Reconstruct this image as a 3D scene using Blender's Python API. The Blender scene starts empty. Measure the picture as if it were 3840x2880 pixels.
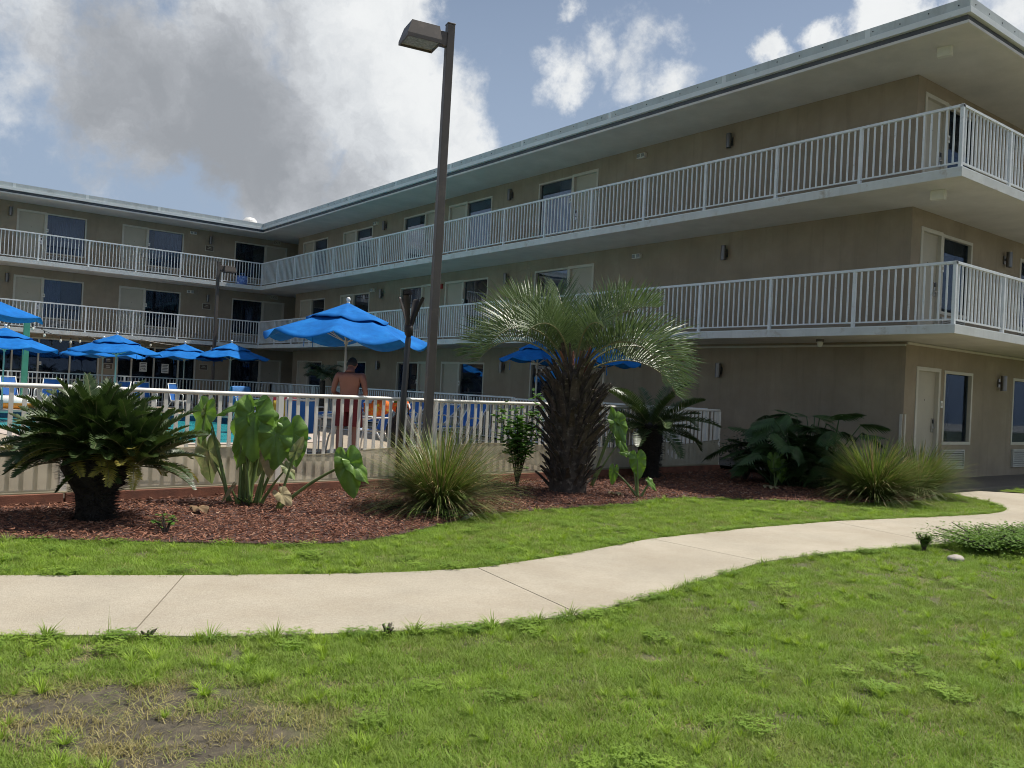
import bpy, bmesh, math, random
import numpy as np
from mathutils import Vector, Matrix, Euler, Quaternion
R = random.Random(7)
NP = np.random.RandomState(11)
sc = bpy.context.scene
col = sc.collection
rad = math.radians

# ------------------------------------------------------------------ camera
cd = bpy.data.cameras.new('camera'); cam = bpy.data.objects.new('camera', cd); col.objects.link(cam)
cr, cu, cf = Vector((.789, -.613, .0498)), Vector((-.0437, .0249, .9987)), Vector((.613, .790, .0076))
cf.normalize(); cr = (cr - cf * cr.dot(cf)).normalized(); cu = cr.cross(cf)
cam.matrix_world = Matrix(((cr.x, cu.x, -cf.x, 0), (cr.y, cu.y, -cf.y, 0), (cr.z, cu.z, -cf.z, 1.40), (0, 0, 0, 1)))
cd.sensor_width = 36; cd.sensor_fit = 'HORIZONTAL'; cd.lens = 3209 / 3840 * 36
cd.clip_start = .05; cd.clip_end = 20000
sc.camera = cam

# ------------------------------------------------------------------ sun, exposure
SUN = Vector((.53, -.115, 1.0)).normalized()
sl = bpy.data.lights.new('sun', 'SUN'); sl.energy = 4.8; sl.angle = rad(.53); sl.color = (1, .95, .87)
so = bpy.data.objects.new('sun', sl); col.objects.link(so)
so.rotation_euler = SUN.to_track_quat('Z', 'Y').to_euler(); so.location = (0, 0, 60)
cy = sc.cycles; cy.max_bounces = 7; cy.diffuse_bounces = 3; cy.glossy_bounces = 3; cy.transmission_bounces = 3; cy.transparent_max_bounces = 10
cy.caustics_reflective = False; cy.caustics_refractive = False; cy.use_adaptive_sampling = True; cy.adaptive_threshold = .03; cy.use_denoising = True; cy.filter_width = 1.0; cy.pixel_filter_type = 'BLACKMAN_HARRIS'
vs = sc.view_settings; vs.view_transform = 'Standard'; vs.look = 'None'; vs.gamma = 1; vs.exposure = 0.2

# ------------------------------------------------------------------ world: sky with clouds
world = bpy.data.worlds.new('World'); sc.world = world; world.use_nodes = True
SKY_STRENGTH = .065
def build_world():
    nt = world.node_tree; N = nt.nodes; L = nt.links; N.clear()
    out = N.new('ShaderNodeOutputWorld'); bg = N.new('ShaderNodeBackground'); bg.inputs[1].default_value = SKY_STRENGTH
    L.new(bg.outputs[0], out.inputs[0])
    sky = N.new('ShaderNodeTexSky'); sky.sky_type = 'NISHITA'; sky.sun_disc = False
    sky.sun_elevation = math.asin(SUN.z); sky.sun_rotation = math.atan2(SUN.x, SUN.y)
    sky.air_density = 1.0; sky.dust_density = 1.6; sky.ozone_density = 1.2
    tc = N.new('ShaderNodeTexCoord')
    def mth(op, a, b=None, clamp=False):
        n = N.new('ShaderNodeMath'); n.operation = op; n.use_clamp = clamp
        for i, v in enumerate((a, b)):
            if v is None: continue
            if isinstance(v, (int, float)): n.inputs[i].default_value = v
            else: L.new(v, n.inputs[i])
        return n.outputs[0]
    def noise(vec, scale, detail, rough, lac=2.1, dist=0.0):
        n = N.new('ShaderNodeTexNoise'); n.inputs['Scale'].default_value = scale; n.inputs['Detail'].default_value = detail
        n.inputs['Roughness'].default_value = rough; n.inputs['Lacunarity'].default_value = lac; n.inputs['Distortion'].default_value = dist
        L.new(vec, n.inputs['Vector']); return n
    def ramp(v, a, b, lo=0.0, hi=1.0, smooth=True):
        n = N.new('ShaderNodeMapRange'); n.interpolation_type = 'SMOOTHSTEP' if smooth else 'LINEAR'
        L.new(v, n.inputs['Value']); n.inputs['From Min'].default_value = a; n.inputs['From Max'].default_value = b
        n.inputs['To Min'].default_value = lo; n.inputs['To Max'].default_value = hi; return n.outputs[0]
    gen = tc.outputs['Generated']
    # billow the direction so that every outline breaks up
    w1 = noise(gen, 5.0, 6, .58)
    wv = N.new('ShaderNodeVectorMath'); wv.operation = 'SUBTRACT'; L.new(w1.outputs['Color'], wv.inputs[0]); wv.inputs[1].default_value = (.5, .5, .5)
    ws = N.new('ShaderNodeVectorMath'); ws.operation = 'SCALE'; L.new(wv.outputs[0], ws.inputs[0]); ws.inputs['Scale'].default_value = .085
    wa = N.new('ShaderNodeVectorMath'); wa.operation = 'ADD'; L.new(gen, wa.inputs[0]); L.new(ws.outputs[0], wa.inputs[1])
    w2 = noise(gen, 19.0, 5, .6)
    v2 = N.new('ShaderNodeVectorMath'); v2.operation = 'SUBTRACT'; L.new(w2.outputs['Color'], v2.inputs[0]); v2.inputs[1].default_value = (.5, .5, .5)
    s2 = N.new('ShaderNodeVectorMath'); s2.operation = 'SCALE'; L.new(v2.outputs[0], s2.inputs[0]); s2.inputs['Scale'].default_value = .06
    a2 = N.new('ShaderNodeVectorMath'); a2.operation = 'ADD'; L.new(wa.outputs[0], a2.inputs[0]); L.new(s2.outputs[0], a2.inputs[1])
    P = a2.outputs[0]
    def field(blobs):
        acc = None
        for (x, y, z, r, w) in blobs:
            d = N.new('ShaderNodeVectorMath'); d.operation = 'DISTANCE'; L.new(P, d.inputs[0]); d.inputs[1].default_value = (x, y, z)
            v = ramp(d.outputs['Value'], r, 0.0, 0.0, w, smooth=False)
            acc = v if acc is None else mth('MAXIMUM', acc, v)
        return acc
    cloud = field([(.137,.935,.327,.10,.62),(.222,.93,.294,.13,1),(.311,.909,.277,.14,1.1),(.249,.937,.250,.09,.9),(.361,.901,.241,.12,1.1),
                   (.387,.854,.347,.13,1.1),(.297,.884,.36,.11,.8),(.440,.815,.381,.085,1.05),(.438,.841,.317,.13,1.2),(.500,.808,.312,.085,1.1),(.530,.800,.283,.07,1.05),
                   (.375,.905,.205,.085,.9),(.300,.93,.222,.07,.7),(.493,.83,.261,.08,1.0),(.44,.86,.215,.08,1.0),(.104,.959,.272,.07,.45),(.05,.98,.22,.05,.3),
                   (.602,.718,.352,.050,.80),(.612,.712,.338,.042,.85),(.632,.682,.368,.045,.58),(.66,.65,.378,.042,.50),(.679,.627,.386,.034,.42),(.587,.703,.401,.026,.66),(.691,.595,.411,.026,.55),
                   (.672,.66,.333,.045,.5),(.70,.635,.333,.040,.62),(.75,.554,.363,.03,.95),(.777,.507,.374,.034,.9),(.799,.46,.388,.05,1.1),(.852,.36,.379,.05,.85),(.83,.40,.39,.03,.8)])
    # elsewhere, all round the sky, the same kind of broken cumulus
    seen = N.new('ShaderNodeVectorMath'); seen.operation = 'DOT_PRODUCT'; L.new(gen, seen.inputs[0]); seen.inputs[1].default_value = (.57, .76, .31)
    away = ramp(seen.outputs['Value'], .86, .74)
    big = noise(gen, 2.6, 3, .5)
    rest = mth('MULTIPLY', ramp(big.outputs['Fac'], .52, .72), away)
    cloud = mth('MAXIMUM', cloud, rest)
    fine = noise(gen, 13.0, 10, .60, 2.15, .1)
    tex = mth('MULTIPLY', mth('SUBTRACT', fine.outputs['Fac'], .5), 1.35)
    dens = mth('ADD', cloud, tex)
    alpha = ramp(dens, .12, .62)
    # thickness makes the underside grey; the thin sunward rims stay white
    thick = field([(.222,.93,.290,.17,1),(.311,.912,.265,.18,1.1),(.249,.937,.245,.14,1.0),(.361,.903,.226,.14,1.0),(.400,.89,.215,.11,.9),(.137,.935,.327,.10,.25),(.297,.884,.36,.11,.35),(.387,.875,.28,.08,.62),(.44,.86,.22,.07,.45)])
    thick = mth('MAXIMUM', thick, mth('MULTIPLY', rest, .55))
    shade = noise(P, 9.0, 9, .62, 2.1, .35)
    t = mth('ADD', thick, mth('MULTIPLY', mth('SUBTRACT', shade.outputs['Fac'], .5), 1.25))
    t = ramp(t, -.18, .95)
    k = 1.0 / SKY_STRENGTH
    cr_ = N.new('ShaderNodeValToRGB'); e = cr_.color_ramp.elements
    e[0].position = 0; e[0].color = (.77, .785, .79, 1); e[1].position = 1; e[1].color = (.285, .303, .33, 1)
    m = e.new(.33); m.color = (.60, .625, .65, 1); m2 = e.new(.68); m2.color = (.41, .43, .46, 1)
    L.new(t, cr_.inputs[0])
    cs = N.new('ShaderNodeVectorMath'); cs.operation = 'SCALE'; L.new(cr_.outputs[0], cs.inputs[0]); cs.inputs['Scale'].default_value = k
    # light haze over the blue
    sx = N.new('ShaderNodeSeparateXYZ'); L.new(gen, sx.inputs[0])
    hz = N.new('ShaderNodeMixRGB'); L.new(ramp(sx.outputs['Z'], .22, .62, .62, .08), hz.inputs[0]); L.new(sky.outputs[0], hz.inputs[1]); hz.inputs[2].default_value = (.37*k, .46*k, .60*k, 1)
    mx = N.new('ShaderNodeMixRGB'); L.new(alpha, mx.inputs[0]); L.new(hz.outputs[0], mx.inputs[1]); L.new(cs.outputs[0], mx.inputs[2])
    L.new(mx.outputs[0], bg.inputs[0])
build_world()

# ------------------------------------------------------------------ materials
MATS = {}
def mat(name, color, rough=.7, var=.12, scale=8.0, bump=0.0, bscale=60.0, metal=0.0, spec=.5, color2=None, stain=None, trans=0.0, coat=0.0, attr=None, detail=5, speck=False, streak=None, rnd=0.0):
    if name in MATS: return MATS[name]
    m = bpy.data.materials.new(name); m.use_nodes = True; MATS[name] = m
    nt = m.node_tree; N = nt.nodes; L = nt.links
    b = N['Principled BSDF']; b.inputs['Roughness'].default_value = rough; b.inputs['Metallic'].default_value = metal
    b.inputs['Specular IOR Level'].default_value = spec
    if coat: b.inputs['Coat Weight'].default_value = coat; b.inputs['Coat Roughness'].default_value = .1
    tc = N.new('ShaderNodeTexCoord')
    n = N.new('ShaderNodeTexNoise'); n.inputs['Scale'].default_value = scale; n.inputs['Detail'].default_value = detail; n.inputs['Roughness'].default_value = .6
    geo = N.new('ShaderNodeNewGeometry'); L.new(geo.outputs['Position'], n.inputs['Vector'])
    rp = N.new('ShaderNodeValToRGB'); e = rp.color_ramp.elements
    c2 = color2 or tuple(max(0, c * (1 - var * 1.6)) for c in color)
    e[0].position = .3; e[0].color = (*c2, 1); e[1].position = .7; e[1].color = (*[min(1, c * (1 + var * .5)) for c in color], 1)
    L.new(n.outputs['Fac'], rp.inputs[0]); last = rp.outputs[0]
    if stain:
        sc_, col_, lo, hi = stain
        n2 = N.new('ShaderNodeTexNoise'); n2.inputs['Scale'].default_value = sc_; n2.inputs['Detail'].default_value = 7; n2.inputs['Roughness'].default_value = .68
        L.new(geo.outputs['Position'], n2.inputs['Vector'])
        mr = N.new('ShaderNodeMapRange'); mr.inputs['From Min'].default_value = lo; mr.inputs['From Max'].default_value = hi; L.new(n2.outputs['Fac'], mr.inputs['Value'])
        mx = N.new('ShaderNodeMixRGB'); L.new(mr.outputs[0], mx.inputs[0]); L.new(last, mx.inputs[1]); mx.inputs[2].default_value = (*col_, 1); last = mx.outputs[0]
    if streak:
        mp = N.new('ShaderNodeMapping'); mp.inputs['Scale'].default_value = (2.2, 2.2, .16); L.new(geo.outputs['Position'], mp.inputs[0])
        n5 = N.new('ShaderNodeTexNoise'); n5.inputs['Scale'].default_value = 2.4; n5.inputs['Detail'].default_value = 6; n5.inputs['Roughness'].default_value = .65; L.new(mp.outputs[0], n5.inputs['Vector'])
        m5 = N.new('ShaderNodeMapRange'); m5.inputs['From Min'].default_value = .52; m5.inputs['From Max'].default_value = .78; m5.inputs['To Max'].default_value = .8; L.new(n5.outputs['Fac'], m5.inputs['Value'])
        x5 = N.new('ShaderNodeMixRGB'); L.new(m5.outputs[0], x5.inputs[0]); L.new(last, x5.inputs[1]); x5.inputs[2].default_value = (*streak, 1); last = x5.outputs[0]
    if rnd:
        oi = N.new('ShaderNodeObjectInfo'); m6 = N.new('ShaderNodeMapRange'); m6.inputs['To Min'].default_value = 1-rnd; m6.inputs['To Max'].default_value = 1+rnd; L.new(oi.outputs['Random'], m6.inputs['Value'])
        x6 = N.new('ShaderNodeVectorMath'); x6.operation = 'SCALE'; L.new(last, x6.inputs[0]); L.new(m6.outputs[0], x6.inputs['Scale']); last = x6.outputs[0]
    if speck:
        n4 = N.new('ShaderNodeTexNoise'); n4.inputs['Scale'].default_value = 95; n4.inputs['Detail'].default_value = 3; n4.inputs['Roughness'].default_value = .7; L.new(geo.outputs['Position'], n4.inputs['Vector'])
        m4 = N.new('ShaderNodeMapRange'); m4.inputs['From Min'].default_value = .3; m4.inputs['From Max'].default_value = .7; m4.inputs['To Min'].default_value = .82; m4.inputs['To Max'].default_value = 1.16; L.new(n4.outputs['Fac'], m4.inputs['Value'])
        x4 = N.new('ShaderNodeVectorMath'); x4.operation = 'SCALE'; L.new(last, x4.inputs[0]); L.new(m4.outputs[0], x4.inputs['Scale']); last = x4.outputs[0]
    if attr:   # per-instance tint
        at = N.new('ShaderNodeAttribute'); at.attribute_type = 'INSTANCER'; at.attribute_name = attr[0]
        r2 = N.new('ShaderNodeValToRGB'); ee = r2.color_ramp.elements
        ee[0].position = attr[1][0][0]; ee[0].color = (*attr[1][0][1], 1); ee[1].position = attr[1][-1][0]; ee[1].color = (*attr[1][-1][1], 1)
        for p, c in attr[1][1:-1]:
            q = ee.new(p); q.color = (*c, 1)
        L.new(at.outputs['Fac'], r2.inputs[0])
        mx = N.new('ShaderNodeMixRGB'); mx.blend_type = 'MULTIPLY'; mx.inputs[0].default_value = 1; L.new(r2.outputs[0], mx.inputs[1]); L.new(last, mx.inputs[2]); last = mx.outputs[0]
    L.new(last, b.inputs['Base Color'])
    if bump:
        n3 = N.new('ShaderNodeTexNoise'); n3.inputs['Scale'].default_value = bscale; n3.inputs['Detail'].default_value = 4
        L.new(geo.outputs['Position'], n3.inputs['Vector'])
        bp = N.new('ShaderNodeBump'); bp.inputs['Strength'].default_value = bump; bp.inputs['Distance'].default_value = .01
        L.new(n3.outputs['Fac'], bp.inputs['Height']); L.new(bp.outputs[0], b.inputs['Normal'])
    if trans:
        tr = N.new('ShaderNodeBsdfTranslucent'); L.new(last, tr.inputs[0])
        g = N.new('ShaderNodeHueSaturation'); g.inputs['Value'].default_value = 1.5; g.inputs['Saturation'].default_value = 1.1; L.new(last, g.inputs['Color']); L.new(g.outputs[0], tr.inputs[0])
        mm = N.new('ShaderNodeMixShader'); mm.inputs[0].default_value = trans; L.new(b.outputs[0], mm.inputs[1]); L.new(tr.outputs[0], mm.inputs[2])
        L.new(mm.outputs[0], N['Material Output'].inputs[0])
    return m

mat('stucco', (.352, .290, .212), .92, .12, 1.3, .8, 120, streak=(.245, .200, .146), stain=(.9, (.29, .236, .17), .48, .72))
mat('soffit', (.66, .63, .60), .85, .08, 1.5, .3, 90, stain=(1.2, (.56, .54, .515), .5, .75))
mat('fascia', (.52, .56, .56), .55, .10, 2.0, 0, streak=(.36,.38,.37), stain=(2.5, (.30, .31, .31), .56, .78))
mat('fascia_light', (.70, .73, .73), .45, .06, 2.0, 0, stain=(3, (.45, .46, .45), .60, .80))
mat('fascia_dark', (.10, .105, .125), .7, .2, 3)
mat('slab_paint', (.62, .64, .63), .7, .08, 2.5, .15, 80, streak=(.50,.50,.46), stain=(3.2, (.36, .30, .22), .57, .74))
mat('rail_paint', (.72, .75, .76), .42, .07, 5, 0, stain=(9, (.46, .45, .42), .58, .78))
mat('fence_paint', (.76, .73, .66), .42, .06, 4, 0, stain=(7, (.50, .46, .38), .62, .8))
mat('door_paint', (.46, .42, .335), .6, .06, 2, .1, 120)
mat('frame_paint', (.56, .53, .45), .55, .06, 4)
mat('grille_paint', (.50, .49, .45), .5, .08, 4)
mat('dark_void', (.012, .013, .014), .9, .1, 3)
mat('bronze', (.100, .082, .070), .48, .12, 3, 0, spec=.6, stain=(6, (.16, .125, .10), .55, .8))
mat('sconce_metal', (.19, .185, .18), .32, .08, 6, 0, metal=.75)
mat('white_plastic', (.70, .69, .63), .5, .05, 5)
mat('black_metal', (.022, .022, .023), .42, .2, 6, 0, spec=.6)
mat('rust_metal', (.016, .012, .011), .6, .3, 14, 0, spec=.5)
mat('steel', (.55, .55, .55), .25, .05, 5, metal=.9)
mat('concrete', (.425, .378, .295), .9, .10, 1.2, .5, 220, stain=(1.3, (.355, .305, .228), .44, .74), speck=True, rnd=.05)
mat('concrete_deck', (.37, .312, .235), .9, .07, 1.0, .3, 200, stain=(.6, (.35, .29, .21), .46, .72))
mat('concrete_shaded', (.15, .135, .118), .9, .10, 1.2, .3, 200)  # darker copy of the concrete, shade under the balconies put into its colour
mat('coping', (.50, .42, .36), .8, .1, 3, .2, 90)
mat('soil', (.085, .066, .045), .95, .25, 14, 1.0, 90, color2=(.030, .025, .019), stain=(5, (.155, .125, .080), .5, .62))
mat('thatch', (.120, .125, .050), .95, .3, 25, .9, 90, color2=(.060, .060, .026))
mat('mulch_base', (.10, .045, .034), .95, .3, 26, .9, 70, color2=(.025, .014, .012))
mat('turf', (.075, .095, .032), .95, .2, 1.5, .6, 40, stain=(.8, (.12, .10, .055), .5, .7))
mat('sand', (.50, .44, .35), .95, .1, .3, .2, 40)
mat('board_wood', (.245, .098, .058), .85, .2, 7, .4, 90, color2=(.15, .062, .04), stain=(4, (.11, .06, .042), .52, .75))
mat('white_frame', (.78, .78, .76), .35, .04, 5)
mat('blue_sling', (.018, .125, .42), .75, .10, 10, .25, 400)
mat('blue_canvas', (.006, .150, .50), .85, .14, 5, .25, 60, trans=.06, spec=.2, stain=(3, (.012, .19, .55), .5, .7))
mat('finial', (.78, .78, .74), .35, .03, 5)
mat('pole_cream', (.56, .54, .46), .4, .05, 5)
mat('green_post', (.085, .33, .215), .55, .1, 4)
mat('skin', (.235, .100, .073), .5, .07, 6, .1, 120)
mat('shorts_red', (.120, .010, .016), .85, .1, 9, .2, 200)
mat('hair', (.012, .010, .009), .6, .2, 60, .5, 300)
mat('towel_orange', (.80, .16, .03), .95, .1, 30, .5, 300, stain=(9, (.62, .55, .05), .56, .6))
mat('towel_pink', (.62, .08, .13), .95, .1, 12, .4, 300)
mat('towel_red', (.55, .03, .03), .95, .1, 12, .4, 300)
mat('towel_yellow', (.50, .36, .05), .95, .1, 12, .4, 300)
mat('towel_blue', (.07, .22, .52), .9, .2, 6, .4, 200, stain=(5, (.32, .50, .70), .55, .7))
mat('bag_black', (.012, .012, .014), .7, .2, 8)
mat('float_white', (.80, .79, .75), .3, .04, 5)
mat('float_orange', (.80, .33, .05), .3, .08, 5)
mat('sign_brown', (.115, .085, .060), .6, .1, 6)
mat('sign_white', (.70, .70, .66), .6, .05, 6)
mat('sign_ink', (.035, .035, .04), .7, .1, 6)
mat('sign_pale', (.42, .38, .30), .6, .05, 6)
mat('red_box', (.30, .03, .025), .5, .1, 6)
mat('bin_blue', (.11, .20, .52), .6, .25, 5, 0, stain=(9, (.30, .42, .70), .5, .6))
mat('rock', (.42, .38, .33), .9, .2, 12, .5, 60)
# foliage
mat('sago_leaf', (.056, .092, .022), .42, .3, 5, trans=.12, spec=.6, color2=(.026,.050,.014))
mat('sago_yellow', (.30, .235, .045), .5, .3, 9, trans=.15, color2=(.16, .17, .03))
mat('sago_trunk', (.022, .018, .014), .95, .3, 20, .9, 90)
mat('pindo_leaf', (.125, .170, .072), .42, .3, 4, trans=.18, spec=.5, color2=(.045, .085, .030))
mat('pindo_boot', (.085, .064, .050), .92, .4, 9, .6, 60, color2=(.022, .017, .014), stain=(13, (.20, .165, .135), .55, .70))
mat('rachis', (.20, .19, .09), .45, .2, 6)
mat('ear_leaf', (.165, .285, .050), .38, .3, 5, .35, 30, trans=.30, spec=.5, color2=(.085, .175, .034), stain=(5, (.16, .20, .035), .62, .80))
mat('ear_leaf_pale', (.24, .30, .12), .5, .2, 5, .2, 25, trans=.25, stain=(6, (.42, .38, .20), .52, .72))
mat('ear_leaf_dry', (.40, .33, .18), .8, .25, 9, .3, 40, trans=.2)
mat('ear_stem', (.150, .210, .060), .42, .2, 5, color2=(.09, .14, .04))
mat('grass_clump', (.145, .205, .045), .42, .35, 9, trans=.22, color2=(.07, .10, .022))
mat('grass_dry', (.36, .285, .135), .6, .3, 9, trans=.15)
mat('philo_leaf', (.055, .110, .034), .45, .3, 5, trans=.12, spec=.35)
mat('shrub_leaf', (.036, .068, .022), .42, .3, 6, trans=.12)
mat('vine_leaf', (.10, .215, .035), .4, .3, 6, trans=.28)
mat('weed_leaf', (.14, .24, .05), .7, .3, 9, trans=.3, spec=.15)
mat('dead_leaf', (.22, .14, .07), .85, .3, 9)
mat('grass_blade', (.95, .95, .95), .6, .22, 5, trans=.30, spec=.2, attr=('tint', [(0.0, (.50, .41, .23)), (.16, (.42, .37, .16)), (.32, (.30, .355, .095)), (.58, (.255, .385, .066)), (.80, (.36, .50, .072)), (1.0, (.16, .28, .045))]))
mat('mulch_chip', (.95, .95, .95), .9, .3, 40, attr=('tint', [(0.0, (.10, .042, .030)), (.45, (.31, .130, .074)), (.8, (.48, .225, .138)), (1.0, (.62, .42, .29))]))

def mat_special():
    # window glass
    m = bpy.data.materials.new('window_glass'); m.use_nodes = True; MATS['window_glass'] = m
    nt = m.node_tree; N = nt.nodes; L = nt.links; N.remove(N['Principled BSDF'])
    g = N.new('ShaderNodeBsdfGlossy'); g.inputs['Roughness'].default_value = .015; g.inputs['Color'].default_value = (.86, .92, 1, 1)
    t = N.new('ShaderNodeBsdfTransparent'); t.inputs[0].default_value = (.58, .63, .70, 1)
    fr = N.new('ShaderNodeFresnel'); fr.inputs['IOR'].default_value = 2.3
    geo = N.new('ShaderNodeNewGeometry'); n = N.new('ShaderNodeTexNoise'); n.inputs['Scale'].default_value = 1.1; L.new(geo.outputs['Position'], n.inputs['Vector'])
    bp = N.new('ShaderNodeBump'); bp.inputs['Strength'].default_value = .05; bp.inputs['Distance'].default_value = .02; L.new(n.outputs['Fac'], bp.inputs['Height'])
    L.new(bp.outputs[0], g.inputs['Normal']); L.new(bp.outputs[0], fr.inputs['Normal'])
    bf = N.new('ShaderNodeMath'); bf.operation = 'SUBTRACT'; bf.inputs[0].default_value = 1; L.new(geo.outputs['Backfacing'], bf.inputs[1])
    fm = N.new('ShaderNodeMath'); fm.operation = 'MULTIPLY'; L.new(fr.outputs[0], fm.inputs[0]); L.new(bf.outputs[0], fm.inputs[1])
    mx = N.new('ShaderNodeMixShader'); L.new(fm.outputs[0], mx.inputs[0]); L.new(t.outputs[0], mx.inputs[1]); L.new(g.outputs[0], mx.inputs[2])
    L.new(mx.outputs[0], N['Material Output'].inputs[0])
    mat('curtain', (.42, .44, .48), .9, .1, 2); mat('curtain_dark', (.075, .08, .095), .9, .2, 2)
    # mesh wind screen: woven cloth that lets light through between its threads
    m = bpy.data.materials.new('shade_mesh'); m.use_nodes = True; MATS['shade_mesh'] = m
    nt = m.node_tree; N = nt.nodes; L = nt.links; b = N['Principled BSDF']; b.inputs['Roughness'].default_value = .8
    geo = N.new('ShaderNodeNewGeometry'); n = N.new('ShaderNodeTexNoise'); n.inputs['Scale'].default_value = 3; n.inputs['Detail'].default_value = 6; L.new(geo.outputs['Position'], n.inputs['Vector'])
    rp = N.new('ShaderNodeValToRGB'); e = rp.color_ramp.elements; e[0].position = .35; e[0].color = (.42, .385, .28, 1); e[1].position = .7; e[1].color = (.56, .52, .39, 1)
    L.new(n.outputs['Fac'], rp.inputs[0]); L.new(rp.outputs[0], b.inputs['Base Color'])
    tl = N.new('ShaderNodeBsdfTranslucent'); L.new(rp.outputs[0], tl.inputs[0])
    m1 = N.new('ShaderNodeMixShader'); m1.inputs[0].default_value = .55; L.new(b.outputs[0], m1.inputs[1]); L.new(tl.outputs[0], m1.inputs[2])
    tp = N.new('ShaderNodeBsdfTransparent'); m2 = N.new('ShaderNodeMixShader'); m2.inputs[0].default_value = .22
    L.new(m1.outputs[0], m2.inputs[1]); L.new(tp.outputs[0], m2.inputs[2]); L.new(m2.outputs[0], N['Material Output'].inputs[0])
    # pool and sea water
    for nm, c, sc1, st in (('pool_water', (.035, .42, .46), 3.2, .35), ('sea_water', (.035, .075, .085), .55, .5)):
        m = bpy.data.materials.new(nm); m.use_nodes = True; MATS[nm] = m
        nt = m.node_tree; N = nt.nodes; L = nt.links; b = N['Principled BSDF']; b.inputs['Roughness'].default_value = .06
        b.inputs['Specular IOR Level'].default_value = .5; b.inputs['IOR'].default_value = 1.33
        geo = N.new('ShaderNodeNewGeometry'); mp = N.new('ShaderNodeMapping'); mp.inputs['Scale'].default_value = (1, 1.6, 1); L.new(geo.outputs['Position'], mp.inputs[0])
        n = N.new('ShaderNodeTexNoise'); n.inputs['Scale'].default_value = sc1; n.inputs['Detail'].default_value = 4; n.inputs['Distortion'].default_value = .8; L.new(mp.outputs[0], n.inputs['Vector'])
        rp = N.new('ShaderNodeValToRGB'); e = rp.color_ramp.elements; e[0].position = .38; e[0].color = (*[x * .72 for x in c], 1); e[1].position = .66; e[1].color = (*[min(1, x * 1.35 + .02) for x in c], 1)
        L.new(n.outputs['Fac'], rp.inputs[0]); L.new(rp.outputs[0], b.inputs['Base Color'])
        bp = N.new('ShaderNodeBump'); bp.inputs['Strength'].default_value = st; bp.inputs['Distance'].default_value = .05; L.new(n.outputs['Fac'], bp.inputs['Height']); L.new(bp.outputs[0], b.inputs['Normal'])
    mat('pool_tile', (.018, .045, .115), .2, .3, 9)
    mat('bulb', (.75, .72, .62), .08, .05, 5)
    mat('lens_glass', (.35, .37, .37), .15, .3, 30)
mat_special()

# ------------------------------------------------------------------ mesh helpers
class MB:
    def __init__(s): s.v = []; s.f = []; s.mi = []
    def add(s, vs, fs, mi=0):
        o = len(s.v); s.v += [tuple(v) for v in vs]
        for f in fs: s.f.append(tuple(i + o for i in f)); s.mi.append(mi)
        return s
    def box(s, x0, x1, y0, y1, z0, z1, mi=0):
        v = [(x0,y0,z0),(x1,y0,z0),(x1,y1,z0),(x0,y1,z0),(x0,y0,z1),(x1,y0,z1),(x1,y1,z1),(x0,y1,z1)]
        return s.add(v, [(0,3,2,1),(4,5,6,7),(0,1,5,4),(1,2,6,5),(2,3,7,6),(3,0,4,7)], mi)
    def obox(s, c, ax, ay, az, hx, hy, hz, mi=0):
        c, ax, ay, az = Vector(c), Vector(ax), Vector(ay), Vector(az)
        v = [c + ax*(sx*hx) + ay*(sy*hy) + az*(sz*hz) for sz in (-1,1) for (sx,sy) in ((-1,-1),(1,-1),(1,1),(-1,1))]
        return s.add(v, [(0,3,2,1),(4,5,6,7),(0,1,5,4),(1,2,6,5),(2,3,7,6),(3,0,4,7)], mi)
    def tube(s, pts, rs, n=8, cap=True, mi=0, closed=False, flat=1.0):
        pts = [Vector(p) for p in pts]; m = len(pts)
        if isinstance(rs, (int, float)): rs = [rs] * m
        base = len(s.v); up = None
        for i, p in enumerate(pts):
            if closed: t = pts[(i+1) % m] - pts[i-1]
            else: t = pts[min(i+1, m-1)] - pts[max(i-1, 0)]
            if t.length < 1e-9: t = Vector((0,0,1))
            t.normalize()
            if up is None: up = Vector((0,0,1)) if abs(t.z) < .9 else Vector((1,0,0))
            a = t.cross(up)
            if a.length < 1e-6: a = t.orthogonal()
            a.normalize(); b = a.cross(t).normalized(); up = b
            for k in range(n):
                th = 2*math.pi*k/n; s.v.append(tuple(p + (a*math.cos(th) + b*math.sin(th)*flat)*rs[i]))
        rng = range(m) if closed else range(m-1)
        for i in rng:
            j = (i+1) % m
            for k in range(n):
                s.f.append((base+i*n+k, base+i*n+(k+1)%n, base+j*n+(k+1)%n, base+j*n+k)); s.mi.append(mi)
        if cap and not closed:
            s.f.append(tuple(base+k for k in range(n))[::-1]); s.mi.append(mi)
            s.f.append(tuple(base+(m-1)*n+k for k in range(n))); s.mi.append(mi)
        return s
    def lathe(s, prof, n=16, c=(0,0,0), mi=0):
        base = len(s.v)
        for r, z in prof:
            for k in range(n):
                th = 2*math.pi*k/n; s.v.append((c[0]+r*math.cos(th), c[1]+r*math.sin(th), c[2]+z))
        for i in range(len(prof)-1):
            for k in range(n):
                s.f.append((base+i*n+k, base+i*n+(k+1)%n, base+(i+1)*n+(k+1)%n, base+(i+1)*n+k)); s.mi.append(mi)
        return s
    def mesh(s, name, m, smooth=False):
        me = bpy.data.meshes.new(name); me.from_pydata(s.v, [], s.f)
        for q in (m if isinstance(m, (list, tuple)) else [m]): me.materials.append(MATS[q])
        if any(s.mi): me.polygons.foreach_set('material_index', s.mi)
        if smooth: me.polygons.foreach_set('use_smooth', [True]*len(me.polygons))
        me.update(); return me
    def build(s, name, m, parent=None, smooth=False, loc=None):
        o = bpy.data.objects.new(name, s.mesh(name, m, smooth)); col.objects.link(o)
        if parent: o.parent = parent
        if loc: o.location = loc
        return o
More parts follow.
